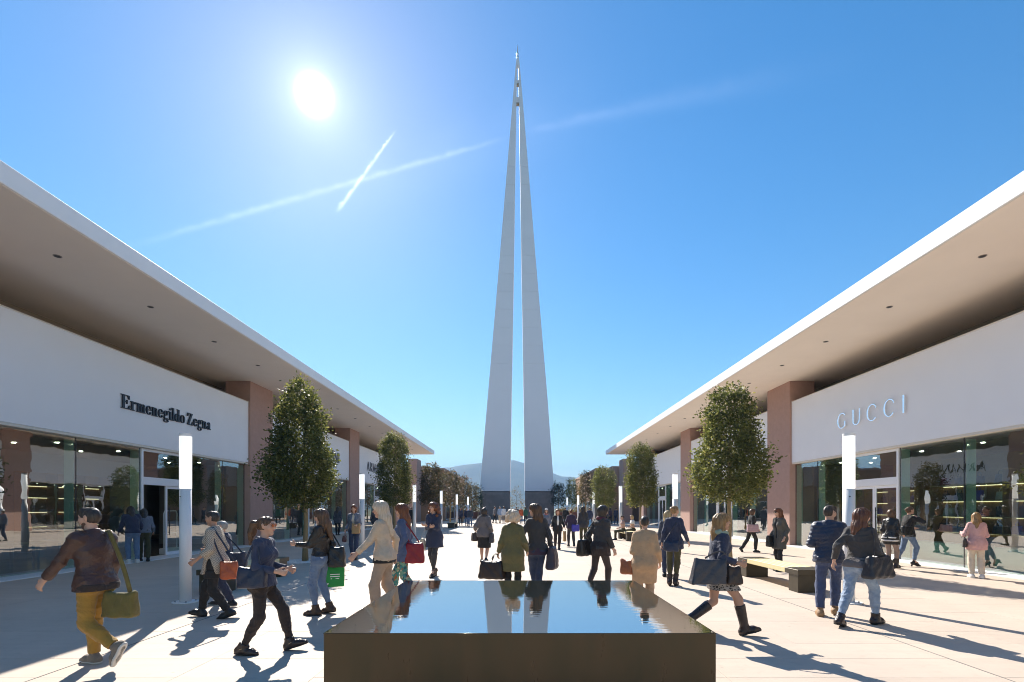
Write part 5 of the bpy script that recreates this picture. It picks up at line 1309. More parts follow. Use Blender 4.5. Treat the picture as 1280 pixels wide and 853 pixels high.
# 1 man in the leather jacket
p = person('man in brown leather jacket and mustard trousers striding past the shaded pavement', 119, 833, 634, 170, ('short', 'dark'), dict(m=LBROWN, hem=.475, t=.026, fold=.006, ch=.035, hemband=[(.470, .505, DKBR, 'rib_hem', .002)]), tr(MUST, t=.012, fold=.005),
           shoe(SHOEG, sole=SOLEW, t=.007), sex='m', R=dict(f=.12, z=.085), L=dict(f=-.36, z=.25, pitch=-62), LA=(.30, .08, -.43), RA=(.04, .05, -.50), twist=-6, lean=4, yaw=10, nod=4, curl=(24, 30), extra=[('beard', mat('stubble', (.13, .075, .052), rough=.7, var=.3, vscale=60)), ('belt', (DKBR, .475, .515))])
J = p[1]
bag('olive canvas messenger bag hanging behind the man in the leather jacket', 'bag', p, (-.26, -.06, .83), 8, .34, .30, .12, CANV, .10, .03, [[(-.38, -.06, .81), (-.30, -.05, 1.15), tuple(J['shR'] + A(-.07, .06, .075))], [tuple(J['shR'] + A(-.07, .06, .075)), tuple(J['shR'] + A(.0, .06, .085)), tuple(J['shR'] + A(.10, .05, .0))], [(-.14, -.06, .81), (-.05, -.21, 1.0), tuple(J['shR'] + A(.10, .05, .0))]], sw=.028, name='messenger_bag')
# 2 patterned coat
p = person('short-haired woman in a black and cream diamond-patterned coat over black trousers', 270, 772, 638.5, 183, ('crop', 'dark'), [dict(m=BLACK, hem=.36, t=.016, flare=.0, name='tunic', sleeve=0, collar=False), dict(m=DIAM, hem=.40, t=.028, flare=.05, sleeve=1.55, flare_s=.022, slit=.56, name='coat', fold=.004)],
           tr(BLACK, t=.014, hem=.010, to=.90), shoe(SHOEB, sole=SOLED, t=.010), skin='warm', L=dict(f=-.24, z=.11, pitch=-18), R=dict(f=.27, z=.09, pitch=10), LA=(.16, .10, -.42), RA=(.16, .05, -.30), twist=5, lean=3, yaw=-4, curl=(30, 60))
J = p[1]
bag('bright orange leather bag on the shoulder of the woman in the patterned coat', 'bag', p, (-.27, .14, .92), 10, .24, .30, .12, LORAN, .05, .04, [[(-.35, .15, .9), (-.20, .17, 1.2), tuple(J['shL'] + A(-.02, -.02, .075))], [(-.19, .15, .9), (-.05, .21, 1.2), tuple(J['shL'] + A(-.02, -.02, .075))]], strap_m=LNAVY, sw=.013)
# 3 grey-haired woman behind
p = person('grey-haired woman in navy walking just beyond the patterned coat', 281, 758, 651, 180, ('crop', 'grey'), dict(m=NAVY, hem=.44, t=.024), tr(NAVY, hem=.02), shoe(SHOEB, sole=SOLEW), L=dict(f=-.20, z=.10), R=dict(f=.20), LA=(.10, .10, -.42), RA=(.25, .08, -.25))
J = p[1]
bag('navy shoulder bag carried behind the grey-haired woman', 'bag', p, (-.26, .12, .98), 0, .34, .28, .14, LNAVY, .10, .04, [[(-.36, .12, .96), (-.15, .14, 1.25), tuple(J['shL'] + A(0, -.02, .07))], [(-.16, .12, .96), (.0, .14, 1.2), tuple(J['shL'] + A(0, -.02, .07))]])
# 4 ponytail
p = person('woman with swinging ponytail, amber sunglasses and navy denim jacket walking to the right', 328, 816, 645.5, 4, ('pony', 'brown'), dict(m=DENIM, hem=.475, t=.020, ch=.02, fold=.005), tr(DKBR, t=.007, hem=.004, to=.97), shoe(BOOTD, shaft=.06, t=.009, sole=SOLED),
           L=dict(f=.30, z=.105, pitch=16), R=dict(f=-.20, z=.092, pitch=-4), RA=(.24, .06, -.33), LA=(.20, .06, -.34), RE=.25, twist=-6, lean=2, yaw=-2, curl=(60, 50), glasses=M_SHADESO, extra=[('belt', (TAUPE, .475, .505)), ('buckle', BUCK)])
J = p[1]
bag('navy leather tote on the shoulder of the ponytailed woman', 'bag', p, (-.03, -.20, 1.06), 0, .30, .26, .12, LNAVY, .10, .03, [[(-.12, -.21, 1.05), (-.03, -.22, 1.30), sh(J, 'R', .06, -.01)], [(.07, -.21, 1.05), (.03, -.22, 1.28), sh(J, 'R', .06, .02)]])
# 5 leather jacket + jeans
p = person('long-haired woman in black leather jacket and blue skinny jeans facing the shaded shop', 400, 768, 636, 172, ('long', 'brown'), [dict(m=WHITE, hem=.515, t=.016, name='shirt', sleeve=0, collar=False), dict(m=LBLACK, hem=.545, t=.026, ch=.02)], tr(JEANS, t=.009, hem=.003, to=.92), shoe(SHOEBR, shaft=.09, t=.010, sole=SOLED),
           L=dict(f=.02, z=.085), R=dict(f=-.13, z=.10, pitch=-8), LA=(.36, .02, -.24), RA=(.02, .12, -.48), lean=-4, yaw=6, nod=6, curl=(35, 50))
J = p[1]
bag('black tote slung behind the long-haired woman in the leather jacket', 'bag', p, (-.25, -.08, 1.12), 12, .22, .36, .14, LBLACK, .35, .03, [[(-.30, -.08, 1.10), (-.18, -.1, 1.3), sh(J, 'R', .06)], [(-.18, -.08, 1.10), (-.06, -.12, 1.3), sh(J, 'R', .06)]])
b = bag('bright green paper shopping bag with white print beside the long-haired woman', 'shopping bag', p, (-.14, -.22, .78), 30, .30, .36, .11, LGRN, .0, .012, [[(-.24, -.21, .77), (-.10, -.24, .90), tuple(J['wrR'] + A(-.02, 0, -.06))], [(-.10, -.23, .77), (-.05, -.24, .90), tuple(J['wrR'] + A(-.02, 0, -.06))]], strap_m=WHITE, sw=.006, name='shopping_bag', sag=.006, res=.011)
M_PRINT = mat('white_print', (.8, .82, .78), rough=.6)
for z, w_ in ((.20, .15), (.165, .15), (.13, .13)): 
    for sd in (-1, 1): MB().box(-w_ / 2, w_ / 2, sd * .0515 - .004, sd * .0515 + .004, z, z + .013).obj('print_line', M_PRINT, b)
for sd in (-1, 1): MB().box(.02, .12, sd * .0555 - .006, sd * .0555 + .006, .045, .065).obj('print_line', M_PRINT, b)
# 6 the two at the shop window
person('young man in navy hooded jacket bending towards the shaded shop window', 166, 704, 633, 140, ('shag', 'dark'), dict(m=NAVY, hem=.50, t=.030), tr(JEANS), shoe(SNEAK, sole=SOLEW, t=.010), sex='m', L=dict(f=.0), R=dict(f=-.10), stoop=22, lean=10, LA=(.16, .10, -.46), RA=(.16, .10, -.46), nod=22, extra=[('hood', NAVY)])
person('person in grey-blue top and olive trousers beside the one peering into the window', 180.5, 702, 636, 130, ('shag', 'dark'), dict(m=GREYB, hem=.52, t=.026), tr(OLIVED), shoe(SHOEB, sole=SOLED), sex='m', L=dict(f=.06), R=dict(f=-.08), stoop=20, lean=9, LA=(.18, .10, -.44), RA=(.18, .10, -.44), nod=18, extra=[('hood', GREYB)])
# 7 woman facing the camera with paper bag
p = person('woman in grey jacket and jeans walking forward hugging a brown paper bag', 443, 699.5, 631, 272, ('bob', 'auburn'), [dict(m=CREAM, hem=.50, t=.014, name='shirt', sleeve=0), dict(m=GREYB, hem=.53, t=.024, open=.06)], tr(JEANSD, hem=.02), shoe(SHOEB), L=dict(f=.14, z=.09), R=dict(f=-.14, z=.10), LA=(.20, .02, -.30), RA=(.10, .10, -.44))
bag('brown paper bag held to the chest of the woman in the grey jacket', 'shopping bag', p, (.23, .12, 1.24), 90, .26, .36, .14, KRAFT, .02, .012, sag=.006, name='paper_bag')
bag('small dark red handbag at the hip of the woman in the grey jacket', 'bag', p, (.08, -.30, .82), 0, .24, .22, .11, LEATHER('oxblood', (.09, .02, .02)), .1, .03, [[(.0, -.29, .80), (.03, -.28, 1.1), tuple(p[1]['shR'] + A(0, 0, .05))], [(.14, -.29, .80), (.06, -.28, 1.1), tuple(p[1]['shR'] + A(0, 0, .05))]])
p = person('woman with long black hair and navy coat at the far shop door in the shade', 422, 669.5, 633, 95, ('long', 'dark'), dict(m=SLATE, hem=.42, t=.03), tr(BLACK), shoe(SHOEB), L=dict(f=.1), R=dict(f=-.12, z=.1))
bag('pale blue shoulder bag of the black-haired woman at the far shop door', 'bag', p, (.02, .26, .98), 0, .30, .30, .12, LEATHER('sky', (.35, .42, .52)), .1, .03, res=.03)
person('man in slate jacket with white soles walking away along the shaded shops', 469, 671.5, 634, 90, ('short', 'dark'), dict(m=SLATE, hem=.46, t=.028), tr(NAVY), shoe(SNEAK), sex='m', L=dict(f=.12, z=.09), R=dict(f=-.12, z=.1))
# 10 blonde beige
p = person('woman with long pale blonde hair in beige peplum jacket and beige trousers', 480, 778, 626, 176, ('long', 'pale'), [dict(m=BLACK, hem=.500, t=.024, name='belt', sleeve=0, collar=False), dict(m=BEIGE, hem=.522, t=.022, flare=.02, ch=.01, fold=.005)], tr(BEIGEP, t=.012, knee=.012, hem=.02), shoe(SHOEBR), heel=.06,
           L=dict(f=.08, z=.14), R=dict(f=-.22, z=.18), LA=(.30, .08, -.42), RA=(-.12, .08, -.48), lean=3, nod=6, curl=(16, 30))
# 11 red bag
p = person('auburn-haired woman in blue denim and floral leggings walking beyond the blonde', 506, 752, 629, 176, ('long', 'auburn'), [dict(m=DENIMB, hem=.40, t=.026, flare=.02), ], tr(FLOR, t=.008, hem=.006), shoe(SHOEB), L=dict(f=-.26, z=.12), R=dict(f=.24), LA=(.05, .10, -.46), RA=(.18, .10, -.35))
J = p[1]
bag('deep red tote on the shoulder of the woman in floral leggings', 'bag', p, (-.22, .12, 1.12), 8, .30, .40, .13, LRED, .22, .03, [[(-.30, .12, 1.1), (-.18, .14, 1.3), tuple(J['shL'] + A(-.02, -.02, .07))], [(-.12, .12, 1.1), (-.04, .16, 1.3), tuple(J['shL'] + A(-.02, -.02, .07))]])
# 12 curly
p = person('woman with big curly auburn hair and folded arms in a navy wrap coat', 543, 721, 627, 252, ('curly', 'auburn'), dict(m=NAVY, hem=.40, t=.026, flare=.05, shift=-.04), tr(CHAR, t=.006, hem=.003, to=.90), shoe(SHOEBR, sole=SOLED, solet=.05), heel=.06, L=dict(f=.13, l=-.05), R=dict(f=-.10, l=.03), LA=(.22, -.20, -.22), RA=(.25, -.18, -.24), LE=1.2, RE=1.2, yaw=-12, extra=[('belt', (NAVY, .60, .63))])
J = p[1]
bag('ivory slouchy bag at the elbow of the curly-haired woman', 'bag', p, (.06, -.30, .98), 25, .28, .30, .14, LWHIT, .15, .04, [[(-.04, -.29, .96), (.03, -.28, 1.12), tuple(J['elR'] + A(.0, -.02, .02))], [(.16, -.29, .96), (.08, -.28, 1.12), tuple(J['elR'] + A(.0, -.02, .02))]])
person('small dark-clothed figure behind the white post at the end of the shaded shops', 514, 658, 634, 90, ('short', 'dark'), dict(m=BLACK, hem=.46, t=.03), tr(BLACK), shoe(SHOEB), sex='m')
# 14 grey sweater, black skirt
p = person('woman in loose grey sweater and black skirt walking away with two dark bags', 605, 704, 634.5, 84, ('bob', 'dark'), dict(m=GREY, hem=.46, t=.055, flare=.02), dict(kind='skirt', m=BLACK, hem=.27, flare=.03, q=1.15), shoe(SHOEB), L=dict(f=.12), R=dict(f=-.16, z=.13), LA=(.10, .16, -.35), RA=(.05, .10, -.42), extra=[('scarf', CHAR)])
J = p[1]
bag('dark brown handbag on the left arm of the woman in the grey sweater', 'bag', p, (.12, .33, .98), 20, .34, .30, .16, LDBR, .12, .03, [[(.0, .33, .97), (.08, .31, 1.12), tuple(J['wrL'])], [(.22, .33, .97), (.14, .31, 1.12), tuple(J['wrL'])]], res=.02)
bag('grey-brown satchel on the right hip of the woman in the grey sweater', 'bag', p, (-.05, -.25, .98), 0, .28, .34, .13, LGREY, .08, .03, [[(-.13, -.25, .97), (-.16, -.05, 1.3), sh(J, 'L', .08)], [(.05, -.25, .97), (.10, -.1, 1.3), sh(J, 'L', .08)]], res=.02)
# 15 olive trench
p = person('woman with fluffy pale blonde hair in belted olive trench coat beyond the pool', 641, 753, 636.5, 90, ('puff', 'pale'), dict(m=OLIVE, hem=.335, t=.030, flare=.045, boxy=.128, ch=.04, fold=.005), tr(BLACK, t=.006, hem=.003), shoe(SHOEB), L=dict(f=.10, l=.0), R=dict(f=-.06), LA=(.08, .14, -.46), RA=(.10, .14, -.42), yaw=-10, extra=[('belt', (OLIVE, .575, .605))])
J = p[1]
bag('large dark brown handbag hanging from the hand of the woman in the olive trench', 'bag', p, (.06, .38, .78), 70, .42, .36, .20, LDBR, .18, .04, [[(-.05, .37, .77), (.05, .34, .92), tuple(J['wrL'] + A(0, 0, -.05))], [(.16, .39, .77), (.1, .34, .92), tuple(J['wrL'] + A(0, 0, -.05))]], res=.02)
# 16 dark jacket, jeans
p = person('brown-haired woman in dark jacket and jeans with crossed legs beyond the pool', 671, 748, 629, 100, ('long', 'brown'), [dict(m=PLUM, hem=.45, t=.016, name='shirt', sleeve=0), dict(m=CHAR, hem=.50, t=.026, ch=.03)], tr(JEANSD, t=.008, hem=.003), shoe(SHOEB), L=dict(f=.10, l=-.10), R=dict(f=-.06, l=.08), LA=(.16, .22, -.36), RA=(.05, .14, -.46), yaw=62)
J = p[1]
bag('big slouchy aubergine shoulder bag beside the brown-haired woman in jeans', 'bag', p, (-.10, -.28, 1.02), -25, .38, .46, .16, LEATHER('aubergine', (.045, .032, .045), .42), .3, .06, [[(-.20, -.28, 1.0), (-.1, -.16, 1.3), tuple(J['shR'] + A(-.02, .0, .07))], [(.02, -.28, 1.0), (.04, -.2, 1.3), tuple(J['shR'] + A(-.02, .0, .07))]], res=.02)
# 18 the four beyond
person('woman in red plaid scarf and pale hat walking towards the pool', 683, 677, 636, 268, ('long', 'brown'), dict(m=GREYB, hem=.50, t=.03), tr(JEANSD), shoe(SHOEB), L=dict(f=.1), R=dict(f=-.1, z=.1), extra=[('scarf', PLAID), ('hat', WHITE)])
person('woman in dark cardigan over white top and grey trousers walking towards the pool', 697, 687, 636.5, 272, ('bob', 'auburn'), [dict(m=WHITE, hem=.50, t=.014, name='shirt', sleeve=0), dict(m=BLACK, hem=.44, t=.026, open=.075, name='cardigan')], tr(DKBR, hem=.01), shoe(SHOEB), L=dict(f=.12, l=-.04), R=dict(f=-.14, z=.1), LA=(.05, .16, -.45), RA=(.10, .12, -.42))
p = person('person in dark jacket walking away with a purple bag across the back', 714, 683.5, 637, 96, ('crop', 'auburn'), dict(m=PLUM, hem=.48, t=.028), tr(CHAR), shoe(SHOEB), L=dict(f=.15), R=dict(f=-.22, z=.11), LA=(.05, .20, -.46), RA=(.10, .10, -.42))
bag('vivid purple shoulder bag of the dark-jacketed person', 'bag', p, (-.16, -.16, 1.02), 90, .34, .34, .12, LPURP, .05, .05, res=.025)
bag('slim kraft paper bag in the hand of the dark-jacketed person', 'shopping bag', p, (.02, .30, .74), 90, .12, .50, .26, KRAFT, .0, .012, res=.025, name='paper_bag')
p = person('dark-haired person in dark coat carrying a light blue bag beyond the hooded woman', 729, 682, 632.5, 80, ('long', 'dark'), dict(m=CHAR, hem=.44, t=.03), tr(OLIVED), shoe(SHOEB), L=dict(f=.1), R=dict(f=-.1, z=.1))
bag('light blue bag on the arm of the dark-coated person', 'bag', p, (.05, -.26, 1.22), 90, .22, .36, .10, LEATHER('light_blue', (.20, .42, .66)), .0, .02, res=.025)
# 19 hooded dark woman
p = person('woman with black bob and burgundy scarf in short dark jacket and black tights', 750, 743, 631.5, 38, ('bob', 'dark'), dict(m=CHAR, hem=.50, t=.030, ch=.03), dict(kind='skirt', name='shorts', m=DKBR, hem=.425, flare=.0, tights=TIGHTS), shoe(SHOEB, t=.004), L=dict(f=-.26, z=.12), R=dict(f=.12), LA=(-.02, .14, -.44), RA=(.08, .10, -.50), lean=5, extra=[('scarf', WINE), ('hood', CHAR)])
J = p[1]
bag('black shoulder bag sticking out behind the woman with the burgundy scarf', 'bag', p, (-.30, .16, 1.13), 10, .30, .36, .16, LBLACK, .2, .05, [[(-.36, .16, 1.1), (-.2, .16, 1.3), sh(J, 'L', .08)], [(-.22, .16, 1.1), (-.08, .18, 1.3), sh(J, 'L', .08)]], res=.02)
# 20 camel coat
p = person('person with short dark hair in long camel coat walking away beside the pool', 806, 771, 644.5, 80, ('crop', 'dark'), dict(m=CAMEL, hem=.325, t=.028, flare=.005, boxy=.142, ch=.03, fold=.004), tr(BEIGEP, hem=.02), shoe(SHOEBR), L=dict(f=-.10, z=.1), R=dict(f=.16), LA=(.20, .04, -.30), RA=(.08, .12, -.46), yaw=0)
bag('rust-orange open handbag under the arm of the person in the camel coat', 'bag', p, (.06, .27, .92), 60, .22, .26, .12, LEATHER('rust', (.38, .12, .045)), .0, .03, res=.018)
# 21 navy, crossbody
p = person('woman with blonde-brown ponytail in navy jacket and olive leggings with a crossbody bag', 842, 733, 632.5, 66, ('bun', 'honey'), dict(m=NAVY, hem=.47, t=.024, ch=.025), tr(OLIVED, t=.006, hem=.003), shoe(BOOTD, shaft=.14, t=.008), heel=.05, L=dict(f=.02), R=dict(f=.02, l=.05), LA=(.0, .12, -.50), RA=(.12, .16, -.46), yaw=-30)
J = p[1]
bag('navy crossbody bag with pale clasp resting on the back of the woman in olive leggings', 'bag', p, (-.20, .02, 1.02), 90, .32, .24, .10, LNAVY, .02, .03, [[(-.20, .15, 1.01), (-.22, .02, 1.25), sh(J, 'R', .075)], [(-.18, -.14, 1.01), (-.1, -.16, 1.2), sh(J, 'R', .075)]], strap_m=LGREY, sw=.009, res=.018)
person('blonde woman mostly hidden behind the woman with the crossbody bag', 834, 722, 638, 62, ('long', 'blond'), dict(m=SLATE, hem=.46, t=.024), tr(JEANSD), shoe(SHOEB), L=dict(f=.1), R=dict(f=-.1, z=.1))
# 22 knee boots
p = person('blonde woman in short lace-hemmed skirt and tall brown boots striding to the right', 898, 793, 641, 2, ('long', 'honey'), dict(m=NAVY, hem=.455, t=.020, ch=.01, sleeve=1.80, fold=.005), dict(kind='skirt', m=LACE, hem=.355, flare=.0, follow=.2), shoe(BOOTD, shaft=.33, t=.012, sole=SOLED), skin='warm', L=dict(f=-.36, z=.20, pitch=-42), R=dict(f=.33, z=.105, pitch=14), RA=(.17, .07, -.34), LA=(.22, .06, -.36), twist=4, lean=2, yaw=-6, nod=-4, curl=(60, 60), extra=[('scarf', mat('pale_green_scarf', (.30, .36, .27), rough=.8))])
J = p[1]
bag('very large slate-blue leather tote on the arm of the woman in tall boots', 'bag', p, (-.20, -.225, 1.08), 0, .42, .36, .13, LGREY, .10, .02, [[(-.28, -.235, 1.06), (-.05, -.25, 1.22), tuple(J['elR'] + A(.03, -.03, .04))], [(-.08, -.235, 1.06), (.02, -.25, 1.18), tuple(J['elR'] + A(.03, -.03, .04))]], res=.012, roll=.12)
bag('dark brown bucket bag hanging from the wrist of the woman in tall boots', 'bag', p, (.12, -.20, .97), 0, .15, .26, .12, LDBR, .55, .03, [[(.08, -.20, .96), (.12, -.21, 1.02), tuple(J['wrR'])], [(.16, -.20, .96), (.17, -.21, 1.02), tuple(J['wrR'])]], res=.011)
# 23 two seated
bench_top = .472
for (px, lab, cl, bt, hr, rot) in ((779, 'seated person in dusty pink top and dark trousers on the bench', cloth('dusty', (.42, .28, .24)), OLIVED, ('short', 'brown'), 175), (791, 'seated blonde woman in white top on the bench', WHITE, OLIVED, ('bob', 'blond'), 190)):
    d_ = 27.6 if px < 785 else 28.4; x_ = gx(px, d_)
    py_ = VY + EYE * F / d_
    person(lab, px, py_, 641, rot, hr, dict(m=cl, hem=.50, t=.03), tr(bt), shoe(SHOEB), L=dict(f=.46, z=.085), R=dict(f=.40, z=.085), hip=.56, LA=(.22, .04, -.36), RA=(.24, .04, -.36), scale=.97)
# 24 walking at the back right
p = person('dark-haired woman in black walking past the bare shop window on the sunlit side', 939, 690.5, 636, 0, ('bob', 'brown'), dict(m=BLACK, hem=.48, t=.034), tr(BLACK, hem=.02), shoe(SHOEB), L=dict(f=-.34, z=.14), R=dict(f=.12), LA=(.15, .1, -.44), RA=(.12, .1, -.44))
bag('pink and lilac striped handbag under the arm of the woman in black', 'bag', p, (-.06, -.27, 1.12), 0, .42, .32, .12, LPINK, .05, .03, res=.02)
# 25 red hair
p = person('red-haired woman in sunglasses and long grey cardigan standing beyond the bench', 975, 714, 635, 196, ('long', 'auburn'), [dict(m=BLACK, hem=.50, t=.014, name='shirt', sleeve=0), dict(m=GREYC, hem=.345, t=.030, flare=.02, boxy=.13, open=.05, name='cardigan')], tr(BLACK, t=.008, hem=.003), shoe(SHOEB), L=dict(f=.06), R=dict(f=-.06), LA=(.06, .12, -.46), RA=(.08, .12, -.46), glasses=M_SHADES, yaw=-8)
bag('black slouchy bag at the front of the red-haired woman', 'bag', p, (.22, -.10, 1.0), 10, .26, .34, .12, LBLACK, .2, .04, res=.018)
# 26 navy puffer man
p = person('man in quilted navy jacket and jeans walking beside the woman with the grey bag', 1036, 770, 631.5, 62, ('short', 'dark'), dict(m=cloth('navy_quilt', (.020, .030, .065), rough=.45, bump=.1), hem=.475, t=.032, disp=quilt, ch=.035), tr(JEANSD if False else cloth('indigo_jeans', (.045, .065, .14), var=.3, vs=7), t=.014, hem=.016, to=.90), shoe(LTAN, sole=SOLET, t=.008), sex='m', L=dict(f=-.08, l=.03), R=dict(f=.14, z=.10, pitch=-6), RA=(.22, .02, -.22), LA=(.20, .04, -.30), RE=.5, LE=.3, yaw=-38, nod=4, curl=(50, 70))
# 27 jeans woman
p = person('woman with straight reddish-brown hair in grey jacket and faded blue jeans striding away', 1074, 782, 634.5, 32, ('shag', 'chestnut'), [dict(m=GREY, hem=.475, t=.034, name='shirt', sleeve=0, collar=False), dict(m=CHAR, hem=.53, t=.028, ch=.01)], tr(JEANSP, t=.010, hem=.006, to=.90), shoe(BOOTD, shaft=.08, t=.010, sole=SOLED), L=dict(f=-.36, z=.115, pitch=-14), R=dict(f=.28, z=.09), RA=(.22, .08, -.38), LA=(-.12, .16, -.44), lean=4, twist=6, yaw=-22, curl=(30, 40))
J = p[1]
bag('large slate-grey leather shoulder bag on the hip of the woman in faded jeans', 'bag', p, (.0, -.25, 1.06), -8, .46, .34, .16, LEATHER('graphite', (.022, .022, .028), .40), .18, .05, [[(-.15, -.26, 1.04), (-.05, -.24, 1.3), sh(J, 'R', .075, -.02)], [(.15, -.26, 1.04), (.06, -.24, 1.28), sh(J, 'R', .075, .02)]], res=.012)
# 28, 29 pair by the double door
p = person('woman in black jacket with two white hem bands passing the double door', 1113, 711, 636.5, 30, ('bob', 'brown'), dict(m=LBLACK, hem=.445, t=.030, hemband=[(.455, .48, WHITE, 'hem_band', .006), (.505, .53, WHITE, 'hem_band', .006)]), dict(kind='skirt', m=BLACK, hem=.40, flare=0, tights=STOCK), shoe(BOOTD, shaft=.20, t=.010), L=dict(f=.10), R=dict(f=.14, z=.10), LA=(.1, .1, -.45), RA=(.16, .1, -.40), glasses=M_SHADES, yaw=-10)
p = person('woman in black top, blue jeans and high heels holding a phone to her ear', 1135, 708, 633.5, 0, ('bun', 'brown'), dict(m=BLACK, hem=.50, t=.036), tr(JEANSP if False else JEANS, t=.010, hem=.006, to=.88), shoe(SHOEB, t=.002), heel=.07, L=dict(f=-.30, z=.17, pitch=-38), R=dict(f=.10), LA=(.16, -.06, -.30), RA=(.15, -.02, .02), RE=.5, nod=-14)
bag('black quilted shoulder bag of the woman on the phone', 'bag', p, (-.20, -.22, 1.22), 15, .34, .32, .14, LBLACK, .2, .05, [[(-.30, -.22, 1.2), (-.1, -.2, 1.36), sh(p[1], 'R', .08)], [(-.10, -.22, 1.2), (-.02, -.2, 1.34), sh(p[1], 'R', .08)]], res=.02)
# 30 pink
p = person('woman with long ginger-blonde hair in pink blouse and cream trousers at the shop window', 1221, 723, 640, 66, ('long', 'honey'), dict(m=PINK, hem=.42, t=.030, flare=.03), tr(CREAM, t=.014, hem=.02), shoe(SNEAK, sole=SOLEW, t=.008), L=dict(f=.04), R=dict(f=-.06), LA=(.24, .10, -.22), RA=(.26, .06, -.26), yaw=-20)
bag('dark patterned clutch bag on the hip of the woman in pink', 'bag', p, (-.04, .24, .98), -20, .28, .22, .08, LEATHER('patterned_brown', (.05, .038, .032)), .02, .02, [[(-.12, .27, .97), (-.1, .22, 1.2), sh(p[1], 'L', .07)], [(.10, .27, .97), (.05, .22, 1.2), sh(p[1], 'L', .07)]], res=.016)
# the far crowd before the tower
far = [(576, 657.5, 634.5, 270, ('bob', 'brown'), NAVY, DKBR, 'f', 'far figure in navy with brown hair left of the navy pair'),
       (583.5, 658, 635, 275, ('short', 'dark'), NAVY, JEANS, 'm', 'far figure in navy jacket and jeans, left one of a pair'),
       (588, 658.5, 634.5, 265, ('short', 'dark'), SLATE, JEANS, 'm', 'far figure in slate jacket and jeans, right one of a pair'),
       (606.5, 655, 632, 80, ('short', 'dark'), NAVY, NAVY, 'm', 'far dark-blue figure behind the woman in the grey sweater'),
       (618, 654.5, 632, 20, ('short', 'dark'), GREY, BLACK, 'm', 'far walker in grey top before the tower base'),
       (625, 654.5, 632.5, 265, ('short', 'grey'), LBLUE, CREAM, 'm', 'far figure in pale blue shirt before the tower base'),
       (630, 655, 632.5, 90, ('bob', 'brown'), WHITE, TAUPE, 'f', 'far figure in white beside the blonde woman in olive'),
       (645.5, 655, 633, 90, ('short', 'dark'), SLATE, NAVY, 'm', 'far dark figure between the tower blades'),
       (651.3, 655, 634, 90, ('short', 'dark'), ORANGE, DENIMB, 'm', 'far figure in bright orange top between the tower blades'),
       (657, 655.5, 633.5, 90, ('bob', 'dark'), cloth('dark_green', (.02, .10, .06)), BLACK, 'f', 'far figure in dark green beside the orange top'),
       (707, 660, 634, 90, ('short', 'dark'), BLACK, BLACK, 'm', 'small black-clothed figure between the cardigan woman and the purple bag'),
       (737, 662, 634, 85, ('short', 'dark'), DENIM, NAVY, 'm', 'far figure in dark denim below the brownish tree'),
       (758, 655, 634, 180, ('short', 'dark'), NAVY, BLACK, 'm', 'dark figure standing before the far brown block, left one'),
       (763, 655.5, 635, 120, ('bob', 'dark'), PLUM, BLACK, 'f', 'dark figure standing before the far brown block, middle one'),
       (770, 656, 635, 60, ('short', 'dark'), NAVY, JEANSD, 'm', 'dark figure standing before the far brown block, right one')]
for i, (px, py, yt, hd, hr, tm, bm, sx_, lab) in enumerate(far):
    ph = 1 if i % 2 else -1
    person(lab, px, py, yt, hd, hr, dict(m=tm, hem=.47, t=.028), tr(bm), shoe(SHOEB), sex=sx_, L=dict(f=.14 * ph, z=.1), R=dict(f=-.14 * ph, z=.1), LA=(-.10 * ph, .08, -.48), RA=(.10 * ph, .08, -.48))
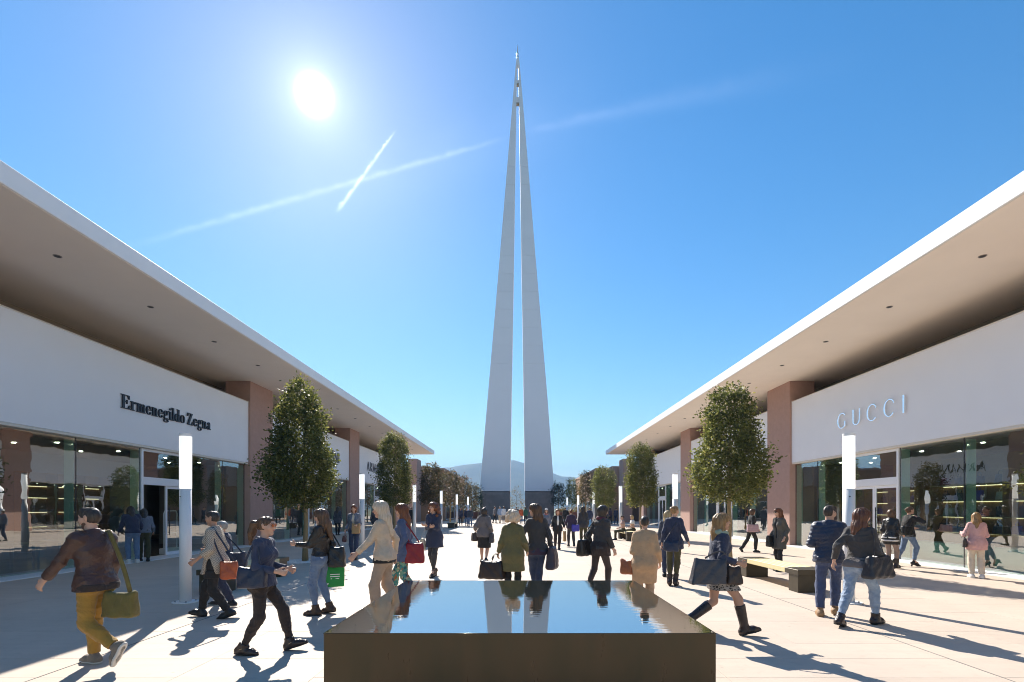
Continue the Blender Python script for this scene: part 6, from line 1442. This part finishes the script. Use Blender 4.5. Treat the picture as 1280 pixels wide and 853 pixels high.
# handbags on the lit shelves of the sunlit shop
bagm = [LBLACK, LNAVY, LDBR, LRED, LTAN, LWHIT, LPURP, LGREY]
protos = []
class _J: pass
def shelf_bag_meshes():
    out = []
    for w, h, d, tp in ((.34, .24, .14, .1), (.26, .30, .13, -.1), (.40, .26, .16, .2)):
        mb = MB(); n = 10
        V = []; ring = []
        for z, k in ((0, .97), (.03, 1.0), (h * .6, 1 - tp * .5), (h - .02, 1 - tp), (h, .94 - tp)):
            ring.append([(w / 2 * k * math.copysign(abs(math.cos(a)) ** .5, math.cos(a)), d / 2 * k * (1 - .35 * z / h) * math.copysign(abs(math.sin(a)) ** .5, math.sin(a)), z) for a in np.linspace(0, 2 * np.pi, 17)[:-1]])
        V = [p for r_ in ring for p in r_]; m_ = 16
        Fs = [(i * m_ + k, i * m_ + (k + 1) % m_, (i + 1) * m_ + (k + 1) % m_, (i + 1) * m_ + k) for i in range(len(ring) - 1) for k in range(m_)] + [tuple(range(m_ - 1, -1, -1)), tuple(range((len(ring) - 1) * m_, len(ring) * m_))]
        hb = MB().tube([(w * .22 * math.cos(a), 0, h - .01 + .13 * math.sin(a)) for a in np.linspace(math.pi, 0, 9)], .009, 6)
        out.append((V, Fs, hb))
    return out
SB = shelf_bag_meshes()
cn = ['black', 'navy', 'dark brown', 'red', 'tan', 'ivory', 'purple', 'slate']
shown = {}
lv = {.95: 'lowest', 1.45: 'second', 1.95: 'third', 2.45: 'top'}
for (x, y0, y1, step, where) in ((14.0, B1[0] + .4, B1[0] + 5.6, .62, 'behind the large panes'), (15.6, B1[0] + 8.4, B1[1] - .4, .66, 'left of the double door')):
    for z in zsR:
        y = y0 + .3; k = 0; ci0 = zsR.index(z) + (1 if x < 15 else 0)
        while y < y1 - .25:
            kk = rng.randrange(3); ci = (ci0 * 3 + k) % 8
            V, Fs, hb = SB[kk]; key = (kk, ci)
            if key not in shown: shown[key] = (mesh_from('bag_body', V, Fs, bagm[ci], True), hb.mesh('handle', bagm[ci], True))
            t = thing('display_handbag', 'small %s handbag on the %s lit shelf %s' % (cn[ci], lv[z], where), 'handbag', (x + .2, y, z + .021), R(90 + rng.uniform(-12, 12)), 'handbags on the shop shelves ' + where)
            obj('bag_body', shown[key][0], t); obj('handle', shown[key][1], t)
            y += step * rng.uniform(.75, 1.25); k += 1
# ================================================================ the hazy air between here and the hills
hz = MB().box(-4600, 4600, -300, 4300, -1.2, 345).obj('haze', None)
hz.data.materials.clear()
hm = bpy.data.materials.new('hazy_air'); hm.use_nodes = True; _n = hm.node_tree.nodes; _n.clear()
_o = _n.new('ShaderNodeOutputMaterial'); _v = _n.new('ShaderNodeVolumePrincipled'); _v.inputs['Color'].default_value = (0.26, 0.56, 1.0, 1); _v.inputs['Density'].default_value = 0.00032; _v.inputs['Anisotropy'].default_value = 0.0
hm.node_tree.links.new(_v.outputs[0], _o.inputs['Volume']); hz.data.materials.append(hm)
tag(hz, 'thin blue haze over the distance', kind='stuff')
